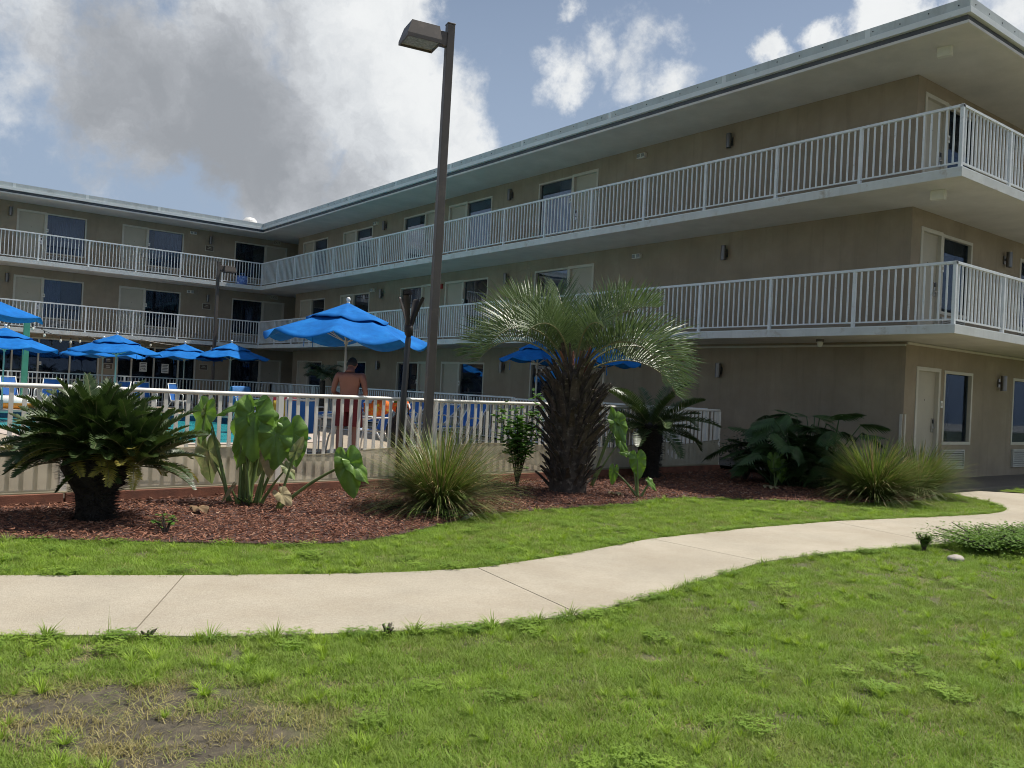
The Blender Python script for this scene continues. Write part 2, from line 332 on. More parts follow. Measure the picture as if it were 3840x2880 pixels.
def thing(name, label, cat, loc=(0,0,0), rz=0, group=None):
    o = bpy.data.objects.new(name, None); col.objects.link(o); o.location = loc; o.rotation_euler = (0,0,rz); o.empty_display_size = .1
    tag(o, label, cat, group); return o
def tag(o, label, cat, group=None):
    o['label'] = label; o['category'] = cat
    if group: o['group'] = group
    return o
def struct(o): o['kind'] = 'structure'; return o
def stuff(o): o['kind'] = 'stuff'; return o
def inst(me, name, parent=None, loc=(0,0,0), rot=(0,0,0), scale=(1,1,1)):
    o = bpy.data.objects.new(name, me); col.objects.link(o); o.location = loc; o.rotation_euler = rot; o.scale = scale
    if parent: o.parent = parent
    return o
def bevel(o, w=.005, seg=2):
    b = o.modifiers.new('bevel', 'BEVEL'); b.width = w; b.segments = seg; b.limit_method = 'ANGLE'; return o
def copy_tree(o, parent=None):
    c = o.copy(); col.objects.link(c); c.parent = parent
    for ch in list(o.children): copy_tree(ch, c)
    return c
def interp(x, xs, ys):
    return float(np.interp(x, xs, ys))
ORD = ['first', 'second', 'third', 'fourth', 'fifth', 'sixth', 'seventh', 'eighth']
# ================================================================== THE SETTING
def sheet(name, poly, z, m, holes=()):
    if not holes:
        from mathutils.geometry import tessellate_polygon
        V = [Vector((p[0], p[1], z)) for p in poly]; me = bpy.data.meshes.new(name)
        F = [f if (V[f[1]]-V[f[0]]).cross(V[f[2]]-V[f[0]]).z > 0 else f[::-1] for f in tessellate_polygon([V])]
        me.from_pydata(V, [], F); me.materials.append(MATS[m]); o = bpy.data.objects.new(name, me); col.objects.link(o); return o
    bm = bmesh.new(); edges = []
    for lp in [poly] + list(holes):
        vs_ = [bm.verts.new((p[0], p[1], z)) for p in lp]
        for i in range(len(vs_)): edges.append(bm.edges.new((vs_[i], vs_[(i+1) % len(vs_)])))
    bmesh.ops.triangle_fill(bm, use_beauty=True, use_dissolve=False, edges=edges, normal=(0,0,1))
    bmesh.ops.recalc_face_normals(bm, faces=bm.faces)
    for f in bm.faces:
        if f.normal.z < 0: f.normal_flip()
    me = bpy.data.meshes.new(name); bm.to_mesh(me); bm.free(); me.materials.append(MATS[m])
    o = bpy.data.objects.new(name, me); col.objects.link(o); return o
def smooth_loop(pts, it=2, closed=True):
    for _ in range(it):
        q = []; n = len(pts)
        rng = range(n) if closed else range(n-1)
        if not closed: q.append(pts[0])
        for i in rng:
            a, b = pts[i], pts[(i+1) % n]
            q.append((a[0]*.75+b[0]*.25, a[1]*.75+b[1]*.25)); q.append((a[0]*.25+b[0]*.75, a[1]*.25+b[1]*.75))
        if not closed: q.append(pts[-1])
        pts = q
    return pts
DECK_Z = .07
POOL = smooth_loop([(-9,29.3),(9.0,29.3),(10.2,28.6),(10.0,24.5),(8.6,22.4),(8.9,19.0),(7.8,17.0),(4.2,16.75),(2.7,18.2),(2.55,22.0),(.6,24.2),(-9,24.6)], 3)
def fence_y(x): return 9.55 + (x) * (10.95 - 9.55) / 13.75
struct(sheet('ground', [(-6000,-14),(6000,-14),(6000,6000),(-6000,6000)], -.03, 'turf', [POOL]))
struct(sheet('sea', [(-9000,-9000),(9000,-9000),(9000,-30),(-9000,-30)], -.7, 'sea_water'))
struct(sheet('beach', [(-6000,-34),(6000,-34),(6000,-13.9),(-6000,-13.9)], -.05, 'sand'))
deck_poly = [(-9, fence_y(-9)+.10),(13.9,fence_y(13.9)+.06),(13.9,36.0),(-9,36.0)]
deck = struct(sheet('pool_deck', deck_poly, DECK_Z, 'concrete_deck', [POOL]))
struct(sheet('courtyard_walk', [(13.9,8.3),(15.9,8.3),(15.9,36.8),(30,36.8),(30,38.5),(-9,38.5),(-9,36.0),(13.9,36.0)], .115, 'concrete_shaded'))
struct(sheet('pool_water', POOL, -.16, 'pool_water'))
mb = MB(); n = len(POOL)
for i in range(n):
    a, b = POOL[i], POOL[(i+1) % n]
    mb.add([(a[0],a[1],-.6),(b[0],b[1],-.6),(b[0],b[1],DECK_Z-.03),(a[0],a[1],DECK_Z-.03)], [(0,1,2,3)])
struct(mb.build('pool_wall', 'pool_tile'))
def offset_loop(pts, d):
    out = []; n = len(pts)
    for i in range(n):
        a, b, c = Vector(pts[i-1]), Vector(pts[i]), Vector(pts[(i+1) % n])
        t = (c - a).normalized(); out.append((b.x + t.y*d, b.y - t.x*d))
    return out
area = sum(POOL[i][0]*POOL[(i+1)%n][1]-POOL[(i+1)%n][0]*POOL[i][1] for i in range(n))
sgn = 1 if area > 0 else -1
outer = offset_loop(POOL, .32*sgn); inner = offset_loop(POOL, -.03*sgn)
mb = MB()
for i in range(n):
    j = (i+1) % n
    o0, o1, i0, i1 = outer[i], outer[j], inner[i], inner[j]
    mb.add([(*o0,DECK_Z+.012),(*o1,DECK_Z+.012),(*i1,DECK_Z+.012),(*i0,DECK_Z+.012),(*i0,DECK_Z-.05),(*i1,DECK_Z-.05)], [(0,1,2,3),(3,2,5,4)])
struct(mb.build('pool_coping', 'coping'))

# ---- the winding concrete path: slabs parted by joints
PF = [(-6,9.0),(-3,8.05),(.86,6.5),(1.87,6.03),(2.74,5.67),(3.31,5.48),(3.91,5.36),(4.86,5.47),(6.29,5.77),(7.9,5.82),(9.6,5.75),(10.83,5.55),(11.92,5.38),(12.55,5.31),(13.18,5.34),(13.66,5.48),(14.02,5.72),(14.45,6.12),(14.74,6.5),(15.05,6.95)]
PN = [(-6,7.5),(-3,6.6),(.68,5.06),(1.26,4.74),(1.63,4.52),(2.11,4.32),(2.82,4.07),(3.69,3.95),(4.36,4.06),(5.14,4.25),(6.41,4.54),(7.57,4.50),(9.05,4.33),(10.58,4.05),(12.5,3.75),(14.5,3.6),(17.0,3.6)]
def resample(pts, n):
    p = np.array(pts); d = np.r_[0, np.cumsum(np.hypot(*np.diff(p, axis=0).T))]; t = np.linspace(0, d[-1], n)
    return np.c_[np.interp(t, d, p[:,0]), np.interp(t, d, p[:,1])]
def sm(pts, n):
    p = resample(pts, n)
    for _ in range(3): p[1:-1] = (p[:-2] + 2*p[1:-1] + p[2:]) / 4
    return p
pf, pn = sm(PF, 400), sm(PN, 400)
def cutx(line, x): return int(np.argmin(np.abs(line[:,0] - x)))
# joints as (x on far edge, x on near edge)
JT = [(-6,-6),(-3.0,-3.1),(-.4,-.75),(1.87,1.26),(3.91,3.69),(6.29,6.41),(9.45,9.2),(12.2,12.4)]
path = bpy.data.objects.new('path', None); col.objects.link(path); struct(path)
PZ = .015
def slab_piece(far, near, parent):
    mb = MB(); k = 26
    far = np.array(far); near = np.array(near)
    far = resample(far, k); near = resample(near, k)
    c = (far.mean(0) + near.mean(0)) / 2
    top = []; 
    for i in range(k):
        top.append((far[i], near[i]))
    V = []; F = []
    for a, b in top:
        V += [(a[0],a[1],PZ),(b[0],b[1],PZ),(a[0],a[1],PZ-.09),(b[0],b[1],PZ-.09)]
    for i in range(k-1):
        o = i*4; p = o+4
        F += [(o+1,p+1,p,o),(o,p,p+2,o+2),(p+1,o+1,o+3,p+3)]
    F += [(0,2,3,1),(4*(k-1)+1,4*(k-1)+3,4*(k-1)+2,4*(k-1))]
    mb.add(V, F); o = mb.build('slab', 'concrete', parent); return o
GAP = .0045
def trim(seg, a, b):
    seg = resample(seg, 60); L_ = np.hypot(*(seg[-1]-seg[0])) or 1
    k0 = a / L_; k1 = 1 - b / L_
    t = np.linspace(k0, k1, 60) * 59
    return np.c_[np.interp(t, np.arange(60), seg[:,0]), np.interp(t, np.arange(60), seg[:,1])]
for i in range(len(JT)-1):
    f0, f1 = cutx(pf[:330], JT[i][0]), cutx(pf[:330], JT[i+1][0]); n0, n1 = cutx(pn, JT[i][1]), cutx(pn, JT[i+1][1])
    slab_piece(trim(pf[f0:f1+1], GAP, GAP), trim(pn[n0:n1+1], GAP, GAP), path)
# the fork by the building: one slab turning to the door, one going on
f0 = cutx(pf[:330], 12.2); n0 = cutx(pn, 12.4)
fk = trim(pf[f0:], GAP, 0); nk = trim(pn[n0:cutx(pn, 17.0)+1], GAP, 0)
V = [tuple(p) for p in fk] + [(15.3,6.97),(16.1,6.97),(16.55,6.55),(17.6,5.6),(19.5,5.15),(19.5,3.62)] + [tuple(p) for p in nk[::-1]]
bm = bmesh.new(); vv = [bm.verts.new((p[0],p[1],PZ)) for p in V]; fc = bm.faces.new(vv)
r = bmesh.ops.extrude_face_region(bm, geom=[fc]); bmesh.ops.translate(bm, verts=[e for e in r['geom'] if isinstance(e, bmesh.types.BMVert)], vec=(0,0,-.09))
bmesh.ops.triangulate(bm, faces=bm.faces); bmesh.ops.recalc_face_normals(bm, faces=bm.faces)
me = bpy.data.meshes.new('slab'); bm.to_mesh(me); bm.free(); me.materials.append(MATS['concrete']); inst(me, 'slab', path)
mb = MB()
PJ = [tuple(p) for p in pf] + [(16.1,6.9),(19.5,5.1),(19.5,3.65)] + [tuple(p) for p in pn[::-1]]
jn = sheet('joint_bed', PJ, PZ-.02, 'soil'); jn.parent = path
# walk along the end wall, under the balconies
ew = MB(); ew.box(14.6, 30, 6.98, 8.3, -.05, .06); struct(bevel(ew.build('end_walk', 'concrete_shaded'), .008))

# ---- planting bed and lawns
def lawn_soil():
    # thatch everywhere, worn to dark soil where the grass has gone
    m = mat('lawn_soil', (.120, .125, .050), .95, .3, 25, .55, 160, color2=(.060, .060, .026)); nt = m.node_tree; N = nt.nodes; L = nt.links
    b = N['Principled BSDF']; src = b.inputs['Base Color'].links[0].from_socket; geo = N.new('ShaderNodeNewGeometry'); acc = None
    nz = N.new('ShaderNodeTexNoise'); nz.inputs['Scale'].default_value = 4; nz.inputs['Detail'].default_value = 6; L.new(geo.outputs['Position'], nz.inputs['Vector'])
    for (x, y, r) in ((1.0,3.72,.62),(.62,3.9,.45),(1.15,3.25,.5)):
        d = N.new('ShaderNodeVectorMath'); d.operation = 'DISTANCE'; L.new(geo.outputs['Position'], d.inputs[0]); d.inputs[1].default_value = (x, y, 0)
        mr = N.new('ShaderNodeMapRange'); L.new(d.outputs['Value'], mr.inputs['Value']); mr.inputs['From Min'].default_value = r; mr.inputs['From Max'].default_value = r*.3
        if acc is None: acc = mr.outputs[0]
        else: q = N.new('ShaderNodeMath'); q.operation = 'MAXIMUM'; L.new(acc, q.inputs[0]); L.new(mr.outputs[0], q.inputs[1]); acc = q.outputs[0]
    q = N.new('ShaderNodeMath'); q.operation = 'ADD'; L.new(acc, q.inputs[0]); L.new(nz.outputs['Fac'], q.inputs[1])
    mr = N.new('ShaderNodeMapRange'); L.new(q.outputs[0], mr.inputs['Value']); mr.inputs['From Min'].default_value = .85; mr.inputs['From Max'].default_value = 1.1
    n2 = N.new('ShaderNodeTexNoise'); n2.inputs['Scale'].default_value = 13; n2.inputs['Detail'].default_value = 9; n2.inputs['Roughness'].default_value = .75; L.new(geo.outputs['Position'], n2.inputs['Vector'])
    rp = N.new('ShaderNodeValToRGB'); e = rp.color_ramp.elements; e[0].position = .35; e[0].color = (.030,.026,.021,1); e[1].position = .70; e[1].color = (.15,.125,.08,1); L.new(n2.outputs['Fac'], rp.inputs[0])
    mx = N.new('ShaderNodeMixRGB'); L.new(mr.outputs[0], mx.inputs[0]); L.new(src, mx.inputs[1]); L.new(rp.outputs[0], mx.inputs[2]); L.new(mx.outputs[0], b.inputs['Base Color'])
lawn_soil()
BED_EDGE = [(-4,9.2),(-1.5,8.75),(.4,8.15),(1.03,7.91),(1.54,7.57),(2.45,7.08),(3.11,6.72),(3.6,6.68),(4.1,6.85),(4.75,7.2),(5.57,7.6),(6.85,7.72),(8.1,7.72),(8.7,7.95),(9.3,8.05),(10.46,7.35),(11.76,6.62),(13.0,6.5),(14.2,6.75),(14.6,7.1)]
be = sm(BED_EDGE, 160)
bed_poly = [tuple(p) for p in be] + [(14.58,8.3),(15.9,8.3),(15.9,11.2),(13.9,10.96)] + [(x, fence_y(x)+.06) for x in (13.5,10,5,0,-4)]
struct(sheet('planting_bed', bed_poly, .02, 'mulch_base'))
lawn_a = [tuple(p) for p in pn[:cutx(pn,17.0)+1]] + [(40,3.6),(40,-14),(-30,-14),(-30,7.5),(-6,7.5)]
struct(sheet('lawn', lawn_a, -.004, 'lawn_soil'))
lawn_b = [tuple(p) for p in pf] + [(14.7,6.98)] + [tuple(p) for p in be[::-1]] + [(-6,9.6)]
struct(sheet('lawn_strip', lawn_b, -.004, 'thatch'))
lawn_c = [(16.75,6.9),(17.75,5.8),(19.7,5.35),(40,5.35),(40,6.9)]
struct(sheet('lawn_corner', lawn_c, .0, 'thatch'))

def inside(poly, xs, ys):
    p = np.array(poly); r = np.zeros(len(xs), bool); j = len(p)-1
    for i in range(len(p)):
        c = ((p[i,1] > ys) != (p[j,1] > ys)) & (xs < (p[j,0]-p[i,0])*(ys-p[i,1])/(p[j,1]-p[i,1]+1e-12)+p[i,0])
        r ^= c; j = i
    return r
def vnoise(x, y, s, seed):
    rs = np.random.RandomState(seed); g = rs.rand(64, 64)
    def one(x, y):
        xi, yi = np.floor(x).astype(int), np.floor(y).astype(int); fx, fy = x-xi, y-yi
        fx, fy = fx*fx*(3-2*fx), fy*fy*(3-2*fy)
        G = lambda a, b: g[a % 64, b % 64]
        return (G(xi,yi)*(1-fx)+G(xi+1,yi)*fx)*(1-fy)+(G(xi,yi+1)*(1-fx)+G(xi+1,yi+1)*fx)*fy
    return one(x/s, y/s)*.55 + one(x/s*2.1+7, y/s*2.1+3)*.3 + one(x/s*4.3+1, y/s*4.3+9)*.15

# ---- scatter (stuff): points carrying rotation, size, tint and kind; geometry nodes put a small mesh on each
def scatter(name, pts, rz, scl, tint, pick, protos, tilt=None):
    n = len(pts); me = bpy.data.meshes.new(name); me.vertices.add(n); me.vertices.foreach_set('co', np.asarray(pts, np.float32).ravel())
    def at(nm, ty, v):
        a = me.attributes.new(nm, ty, 'POINT'); a.data.foreach_set('value' if ty != 'FLOAT_VECTOR' else 'vector', np.asarray(v).ravel())
    rot = np.zeros((n,3), np.float32); rot[:,2] = rz
    if tilt is not None: rot[:,0] = tilt[:,0]; rot[:,1] = tilt[:,1]
    at('rot', 'FLOAT_VECTOR', rot); at('scl', 'FLOAT', np.asarray(scl, np.float32)); at('tint', 'FLOAT', np.asarray(tint, np.float32)); at('pick', 'INT', np.asarray(pick, np.int32))
    o = bpy.data.objects.new(name, me); col.objects.link(o)
    pc = bpy.data.collections.new(name + '_pieces')
    for i, p in enumerate(protos):
        po = bpy.data.objects.new('%s_piece_%02d' % (name, i), p); pc.objects.link(po)
    g = bpy.data.node_groups.new(name, 'GeometryNodeTree')
    g.interface.new_socket('Geometry', in_out='INPUT', socket_type='NodeSocketGeometry'); g.interface.new_socket('Geometry', in_out='OUTPUT', socket_type='NodeSocketGeometry')
    N = g.nodes; L = g.links
    gi = N.new('NodeGroupInput'); go = N.new('NodeGroupOutput'); ip = N.new('GeometryNodeInstanceOnPoints'); ci = N.new('GeometryNodeCollectionInfo')
    ci.inputs['Collection'].default_value = pc; ci.inputs['Separate Children'].default_value = True; ci.inputs['Reset Children'].default_value = True
    def na(nm, dt):
        a = N.new('GeometryNodeInputNamedAttribute'); a.data_type = dt; a.inputs['Name'].default_value = nm
        return [q for q in a.outputs if q.enabled and q.name == 'Attribute'][0]
    L.new(gi.outputs[0], ip.inputs['Points']); L.new(ci.outputs[0], ip.inputs['Instance']); ip.inputs['Pick Instance'].default_value = True
    L.new(na('pick', 'INT'), ip.inputs['Instance Index']); L.new(na('scl', 'FLOAT'), ip.inputs['Scale'])
    e2r = N.new('FunctionNodeEulerToRotation'); L.new(na('rot', 'FLOAT_VECTOR'), e2r.inputs[0]); L.new(e2r.outputs[0], ip.inputs['Rotation'])
    L.new(ip.outputs[0], go.inputs[0])
    md = o.modifiers.new('scatter', 'NODES'); md.node_group = g
    return stuff(o)
def blade(mb, base, az, ln, w, lean, curl, r):
    d = Vector((math.cos(az), math.sin(az), 0)); sd = Vector((-d.y, d.x, 0)) * (w/2); p = Vector(base); a = lean
    pts = [p]; 
    for k in range(2):
        p = p + (d*math.sin(a) + Vector((0,0,math.cos(a)))) * (ln/2); a += curl; pts.append(p)
    mb.add([pts[0]-sd, pts[0]+sd, pts[1]+sd*.8, pts[1]-sd*.8, pts[2]], [(0,1,2,3),(3,2,4)])
def tuft(nm, nb, rr, l0, l1, w, seed, lean=(.3,1.15), curl=(.1,.8)):
    r = random.Random(seed); mb = MB()
    for _ in range(nb):
        a = r.uniform(0, 6.283); q = rr*math.sqrt(r.random())
        blade(mb, (q*math.cos(a), q*math.sin(a), -.004), r.uniform(0,6.283), r.uniform(l0,l1), w*r.uniform(.7,1.3), r.uniform(*lean), r.uniform(*curl), r)
    return mb.mesh(nm, 'grass_blade')
def crab(nm, seed):
    r = random.Random(seed); mb = MB()
    for _ in range(46):
        a = r.uniform(0,6.283); blade(mb, (.012*math.cos(a), .012*math.sin(a), 0), a+r.uniform(-.3,.3), r.uniform(.06,.125), .0055, r.uniform(.25,1.15), r.uniform(.2,.7), r)
    return mb.mesh(nm, 'grass_blade')
def clover(nm, seed):
    r = random.Random(seed); mb = MB()
    for _ in range(60):
        a = r.uniform(0,6.283); q = .075*math.sqrt(r.random()); c = Vector((q*math.cos(a), q*math.sin(a), r.uniform(.012,.04)))
        for k in range(3):
            b = a + k*2.09; d = Vector((math.cos(b), math.sin(b), r.uniform(-.1,.35)))*.008; s_ = Vector((-d.y, d.x, 0))*.6
            mb.add([c, c+d*.8-s_, c+d*1.7, c+d*.8+s_], [(0,1,2,3)])
    return mb.mesh(nm, 'grass_blade')
gp = [tuft('tuft_a', 60, .075, .022, .05, .0032, 1), tuft('tuft_b', 60, .075, .028, .06, .0030, 2), tuft('tuft_c', 52, .075, .02, .042, .0036, 3, (.3,1.2)),
      crab('crab_a', 4), crab('crab_b', 5), clover('clover_a', 6), clover('clover_b', 8), tuft('dry_a', 44, .09, .02, .06, .0026, 9, (1.05,1.6), (-.1,.25)), tuft('wisp', 5, .02, .09, .19, .0024, 10, (.05,.35), (.05,.4))]
def lawn_points(poly, dens_fn, n_try, box, seed, dry_fn, edges=None):
    rs = np.random.RandomState(seed); x = rs.uniform(box[0], box[1], n_try); y = rs.uniform(box[2], box[3], n_try)
    k = inside(poly, x, y) & (rs.rand(n_try) < dens_fn(x, y)); x, y = x[k], y[k]; n = len(x)
    dry = dry_fn(x, y); v = vnoise(x, y, .42, seed+1); v2 = vnoise(x, y, .16, seed+2)
    bare = dry > .74 + .5*(vnoise(x, y, .10, seed+3)-.5)
    keep = ~bare | (rs.rand(n) < .26); x, y, dry, v, v2 = x[keep], y[keep], dry[keep], v[keep], v2[keep]; n = len(x); u = rs.rand(n)
    tint = np.clip(.34 + .42*v + .16*(v2-.5) + rs.normal(0,.05,n), .30, .82)
    tint = np.where(dry > .5, np.clip(tint - (dry-.45)*.8 + rs.normal(0,.07,n), .16, .8), tint)
    pick = rs.randint(0, 3, n)
    isdry = (dry > .52) & (u < .40); pick[isdry] = 7; tint[isdry] = rs.uniform(.14, .40, isdry.sum())
    tan = (~isdry) & (rs.rand(n) < .09 + .2*(vnoise(x, y, .5, seed+8) > .57)); pick[tan] = 7; tint[tan] = rs.uniform(.0, .22, tan.sum())
    cl = (vnoise(x, y, .22, seed+5) > .64) & (rs.rand(n) < .07) & (dry < .6); pick[cl] = rs.randint(5,7,cl.sum()); tint[cl] = rs.uniform(.86, .98, cl.sum())
    cb = (vnoise(x, y, .34, seed+6) > .48) & (rs.rand(n) < .11); pick[cb] = rs.randint(3,5,cb.sum()); tint[cb] = rs.uniform(.66, .80, cb.sum())
    wi = rs.rand(n) < .006; pick[wi] = 8; tint[wi] = rs.uniform(.3,.6,wi.sum())
    s = rs.uniform(.75, 1.25, n); s[cb] *= rs.uniform(.42,.78,cb.sum())
    return np.c_[x, y, np.zeros(n)], rs.uniform(0,6.283,n), s, tint, pick
def gauss(x, y, cx, cy, sx, sy, a=0):
    c, s = math.cos(a), math.sin(a); dx, dy = x-cx, y-cy; u, v = dx*c+dy*s, -dx*s+dy*c
    return np.exp(-(u*u/(2*sx*sx) + v*v/(2*sy*sy)))
def dry_near(x, y):
    d = .72*gauss(x,y,1.0,3.72,.50,.36,-.65) + .3*gauss(x,y,1.5,3.35,.45,.35) + .45*gauss(x,y,.62,3.9,.30,.30) + .65*gauss(x,y,1.15,3.2,.4,.3) + .5*gauss(x,y,7.5,3.6,.8,.22,-.3) + .22*gauss(x,y,3.2,2.2,.6,.4)
    return d*(.25 + 1.5*vnoise(x, y, .24, 77))
dist = lambda x, y: np.hypot(x, y)
A = lawn_points(lawn_a, lambda x, y: np.clip(2.2/np.maximum(dist(x,y),2.2), .12, 1)*((x*.79-y*.61 > -3.6-dist(x,y)*.25) & (.61*x+.79*y > 1.6)), 62000, (-1.2, 13.5, .6, 5.4), 21, dry_near)
A3 = lawn_points(lawn_a, lambda x, y: .7*(y < .6) + .5*((y >= .6) & (.61*x+.79*y <= 1.6)), 12000, (-1.5, 10, -2.0, 1.6), 23, lambda x, y: .3*vnoise(x,y,.6,6))
A2 = lawn_points(lawn_a, lambda x, y: .25+0*x, 9000, (9, 26, -2, 4.2), 22, lambda x, y: .2*vnoise(x,y,.8,5))
Bp = lawn_points(lawn_b, lambda x, y: np.clip(5.5/np.maximum(dist(x,y),5.5), .3, 1), 48000, (-3, 15.2, 5.0, 9.4), 31, lambda x, y: .42*vnoise(x,y,.6,9))
Cp = lawn_points(lawn_c, lambda x, y: .8+0*x, 3000, (16, 24, 5.2, 7.0), 41, lambda x, y: .2*vnoise(x,y,.6,3))
# overgrown fringe hanging over the path edges
def fringe(line, off, seed, step=.03):
    rs = np.random.RandomState(seed); L_ = np.r_[0, np.cumsum(np.hypot(*np.diff(line, axis=0).T))]; t = np.arange(0, L_[-1], step); t = t + rs.uniform(-.02,.02,len(t))
    x = np.interp(t, L_, line[:,0]); y = np.interp(t, L_, line[:,1]) + off + rs.normal(0,.022,len(t)); n = len(t); k = (x > -1.5)
    pk = rs.choice([0,1,2,5,6,3], n, p=[.30,.30,.20,.09,.07,.04]); ti = np.where(np.isin(pk,[5,6]), rs.uniform(.88,1,n), rs.uniform(.42,.66,n))
    return np.c_[x,y,np.zeros(n)][k], rs.uniform(0,6.283,n)[k], rs.uniform(.75,1.2,n)[k], ti[k], pk[k]
F1 = fringe(pn, -.045, 51); F2 = fringe(pf, .06, 52); F3 = fringe(be, -.05, 53, .045)
for (nm, ps) in (('grass', [A, A2, A3, F1]), ('grass_strip', [Bp, F2, F3, Cp])):
    scatter(nm, *[np.concatenate([p[i] for p in ps]) for i in range(5)], gp)
    o = bpy.data.objects[nm]; tag(o, 'patchy lawn grass in the foreground with clover and a worn bare patch' if nm == 'grass' else 'green grass strip between the concrete path and the mulch bed', 'grass')

def chip(nm, l, w, h, seed):
    r = random.Random(seed); mb = MB(); k = 3; V = []
    for i in range(k+1):
        t = i/k - .5; ww = w*(1-abs(t)*.9)*r.uniform(.7,1.2); zz = r.uniform(-.25,.25)*h
        V += [(t*l, -ww/2, zz), (t*l, ww/2, zz+r.uniform(-.2,.2)*h), (t*l, ww/2*.7, zz+h), (t*l, -ww/2*.7, zz+h)]
    F = []
    for i in range(k):
        o = i*4; p = o+4
        F += [(o+3,o+2,p+2,p+3),(o+2,o+1,p+1,p+2),(o,o+3,p+3,p)]
    mb.add(V, F); return mb.mesh(nm, 'mulch_chip')
cps = [chip('chip_%d' % i, R.uniform(.03,.065), R.uniform(.006,.014), R.uniform(.004,.008), i) for i in range(6)]
rs = np.random.RandomState(3); x = rs.uniform(-2, 15.8, 90000); y = rs.uniform(6.4, 11, 90000)
k = inside(bed_poly, x, y) & (rs.rand(90000) < np.clip(8.0/np.hypot(x,y), .35, 1)); x, y = x[k], y[k]; n = len(x)
tl = rs.normal(0, .28, (n,2))
ch = scatter('mulch_chips', np.c_[x, y, rs.uniform(.022,.045,n)], rs.uniform(0,6.283,n), rs.uniform(.6,1.35,n), np.clip(rs.beta(2,2.4,n)+(rs.rand(n)<.04)*.5,0,1), rs.randint(0,6,n), cps, tl)
tag(ch, 'red brown wood mulch chips covering the planting bed', 'mulch')
# ================================================================== THE HOTEL BUILDING
XW, YW, YL = 15.9, 8.3, 38.5          # wall planes
XE, YE, YI = 14.25, 6.65, 36.85       # balcony and eave edges
FL = [.12, 2.83, 5.42]; SO = [2.71, 5.29, 7.82]
B0 = Vector((XW, YW, 0))
hotel = thing('hotel_building', 'tan three storey hotel with white balcony railings and flat overhanging roof', 'building', B0)
def hb(mb, name, m, parent=None, smooth=False):
    o = mb.build(name, m, parent or hotel, smooth)
    if parent is None: o.matrix_parent_inverse = Matrix.Translation(-B0)
    return o
class Face:
    def __init__(s, o, u, n): s.o, s.u, s.n = Vector(o), Vector(u), Vector(n)
    def p(s, u, d, z): return s.o + s.u*u + s.n*d + Vector((0,0,z))
    def box(s, mb, u0, u1, d0, d1, z0, z1, mi=0): return mb.obox(s.p((u0+u1)/2, (d0+d1)/2, (z0+z1)/2), s.u, s.n, Vector((0,0,1)), abs(u1-u0)/2, abs(d1-d0)/2, abs(z1-z0)/2, mi)
FR = Face((XW, 0, 0), (0, 1, 0), (-1, 0, 0))     # court side of the right wing, u = Y
FE = Face((0, YW, 0), (1, 0, 0), (0, -1, 0))     # its end wall, u = X
FLW = Face((0, YL, 0), (1, 0, 0), (0, -1, 0))    # left wing, u = X
def facade(face, u0, u1, z0, z1, holes, depth=.16):
    us = sorted({u0, u1, *[h[0] for h in holes], *[h[1] for h in holes]}); zs = sorted({z0, z1, *[h[2] for h in holes], *[h[3] for h in holes]})
    mb = MB()
    for i in range(len(us)-1):
        for j in range(len(zs)-1):
            a, b, c, d = us[i], us[i+1], zs[j], zs[j+1]; mu, mz = (a+b)/2, (c+d)/2
            if any(h[0] < mu < h[1] and h[2] < mz < h[3] for h in holes): continue
            mb.add([face.p(a,0,c), face.p(b,0,c), face.p(b,0,d), face.p(a,0,d)], [(0,1,2,3)])
    for h in holes:
        a, b, c, d = h
        for (p, q) in (((a,c),(b,c)),((b,c),(b,d)),((b,d),(a,d)),((a,d),(a,c))):
            mb.add([face.p(p[0],0,p[1]), face.p(q[0],0,q[1]), face.p(q[0],-depth,q[1]), face.p(p[0],-depth,p[1])], [(0,1,2,3)])
    return mb
holes = {id(FR): [], id(FE): [], id(FLW): []}
def door(face, a, b, zf, hinge, top=2.12, ac=False):
    """leaf, frame, lever lock and peephole; hinge says on which side the lock sits"""
    holes[id(face)].append((a, b, zf, zf+top))
    mb = MB(); face.box(mb, a+.055, b-.055, -.105, -.06, zf+.01, zf+top-.055); d = hb(mb, 'door', 'door_paint')
    f = MB()
    face.box(f, a-.02, a+.055, -.10, .018, zf, zf+top+.02); face.box(f, b-.055, b+.02, -.10, .018, zf, zf+top+.02); face.box(f, a+.055, b-.055, -.098, .016, zf+top-.055, zf+top+.02)
    hb(f, 'door_frame', 'frame_paint', d)
    u = a+.13 if hinge < 0 else b-.13
    m = MB(); face.box(m, u-.035, u+.035, -.06, -.035, zf+.86, zf+1.14); face.box(m, u-.02, u+.02, -.035, -.022, zf+1.04, zf+1.12, 1)
    m.tube([face.p(u,-.035,zf+.95), face.p(u,.01,zf+.95)], .011, 8); m.tube([face.p(u,.008,zf+.95), face.p(u-.11*hinge,.008,zf+.95)], .010, 8)
    hb(m, 'door_handle', ['steel', 'black_metal'], d)
    c = (a+b)/2; m = MB(); m.tube([face.p(c,-.06,zf+1.5), face.p(c,-.055,zf+1.5)], .012, 8); hb(m, 'peephole', 'black_metal', d)
    return d
